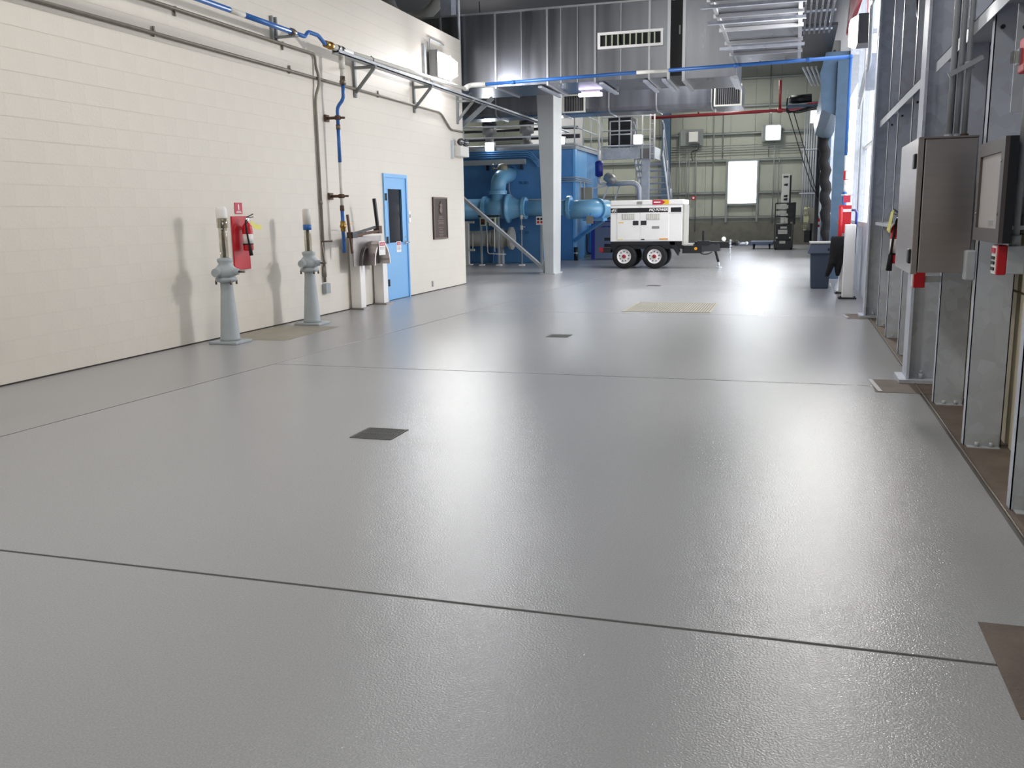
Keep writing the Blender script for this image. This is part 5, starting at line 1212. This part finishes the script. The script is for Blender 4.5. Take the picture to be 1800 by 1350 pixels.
for z in (1.145,1.175,1.2): part('bar', B().box(.974,.98,5.165,5.235,z-.008,z+.008), M['black'], ps)
part('top_bar', B().box(.974,.98,5.16,5.24,1.225,1.25), M['signred'], ps)
cnp = root('call_point_conduit', (1.09,5.2,1.26), 'galvanised conduit rising from the red call point', 'conduit')
part('pipe', B().cyl((1.07,5.19,1.26),(1.07,5.19,5.5),.018,n=10), M['galv'], cnp)
part('hub', B().cyl((1.07,5.19,1.26),(1.07,5.19,1.31),.027,n=10), M['galv'], cnp)
part('strap', B().box(1.05,1.12,5.18,5.2,1.34,1.36), M['galv'], cnp)
ah = root('alarm_horn', (1.0,5.25,2.1), 'red alarm horn with a clear strobe at the upper right edge', 'alarm')
part('case', B().box(1.0,1.06,4.97,5.10,2.08,2.24), M['red'], ah, .008)
part('strobe', B().box(.96,1.0,5.03,5.08,2.13,2.18), M['clear'], ah)
part('strobe_base', B().box(.985,1.0,5.02,5.09,2.12,2.19), M['chrome'], ah)
gs = root('gusset_plate', (1.1,5.6,2.0), 'galvanised gusset plate with a dark bolt beside the alarm horn', 'plate')
part('plate', B().prism([(1.08,1.95),(1.22,1.95),(1.22,2.2),(1.14,2.42),(1.08,2.5)],'y',5.60,5.612), M['galv'], gs)
part('bolt', B().cyl((1.12,5.60,2.38),(1.12,5.585,2.38),.016,n=6), M['hwdark'], gs)

# ================================================================== FLOOR FITTINGS
def drain(x0,x1,y0,y1,label,n):
    r_ = root('floor_drain', ((x0+x1)/2,(y0+y1)/2,0), label, 'floor drain')
    part('frame', B().box(x0,x1,y0,y0+.018,0,.004).box(x0,x1,y1-.018,y1,0,.004).box(x0,x0+.018,y0+.018,y1-.018,0,.004).box(x1-.018,x1,y0+.018,y1-.018,0,.004), M['drain'], r_)
    part('pit', B().box(x0+.018,x1-.018,y0+.018,y1-.018,0,.0008), M['black'], r_)
    w = (x1-x0-.036)/n
    for k in range(n):
        part('grate_bar', B().box(x0+.018+w*k,x0+.018+w*(k+.72),y0+.018,y1-.018,.0008,.0035), M['drain'], r_)
    part('cross_bar', B().box(x0+.018,x1-.018,(y0+y1)/2-.012,(y0+y1)/2+.012,.001,.0038), M['drain'], r_)
drain(-2.80,-2.50,5.36,5.66,'square iron floor drain near the middle of the grey floor',14)
drain(-2.82,-2.55,10.56,10.8,'small iron floor drain further down the grey floor',10)
drain(-2.82,-2.55,18.5,18.75,'distant iron floor drain beyond the pale grating',8)
gt = root('floor_grating', (-1.78,14.3,0), 'pale rectangular grating panel set in the floor', 'grating')
part('frame', B().box(-2.44,-1.12,13.57,13.61,0,.006).box(-2.44,-1.12,15.0,15.04,0,.006).box(-2.44,-2.40,13.61,15.0,0,.006).box(-1.16,-1.12,13.61,15.0,0,.006), M['grating'], gt)
part('pit', B().box(-2.4,-1.16,13.61,15.0,0,.001), M['brown'], gt)
for k in range(31):
    x_ = -2.4+.04*k; part('grating_bar', B().box(x_,x_+.026,13.61,15.0,.001,.005), M['grating'], gt)
sb = single('hose_mark', B().box(-.42,-.38,13.42,16.3,.0005,.002), M['silver_tape'], 'shiny metal strip let into the floor right of the pale grating', 'strip')

FILL_AT = ['at the back end of the aisle','above the middle of the near aisle','above the valve stands','above the blue tank','between the big duct and the generator','above the platform stairs','in front of the far window','in the far left corner']
# fill lamps added out of view under the roof to even out the light
for i,(x_,y_) in enumerate(((-4.0,-3.6),(-4.0,1.5),(-3.6,7.0),(-10.5,31.0),(-2.9,22.6),(-2.5,33.0),(-2.5,38.5),(-9,38.5))):
    dz = -1.3 if i == 4 else 0.0
    r_ = root('added_bay_lamp', (x_,y_,7.6+dz), 'added fill lamp, out of view under the dark roof '+FILL_AT[i], 'light', 'added fill lamps under the roof')
    part('reflector', B().lathe([(.12,.35),(.16,.3),(.42,.04),(.45,.0),(.43,.0),(.40,.05),(.14,.3)],(x_,y_,7.5+dz),'z',20), M['white'], r_)
    part('lens', B().box(x_-.5,x_+.5,y_-.5,y_+.5,7.44+dz,7.47+dz), E_fill, r_)
    lamp(r_,(x_,y_,7.43+dz),(0,0,-1),.95,.95,P_FILL if y_ < 20 else P_FILL_FAR,(1,.99,.975))
    part('hook', B().cyl((x_,y_,7.85+dz),(x_,y_,8.6),.015,n=6), M['hwdark'], r_)
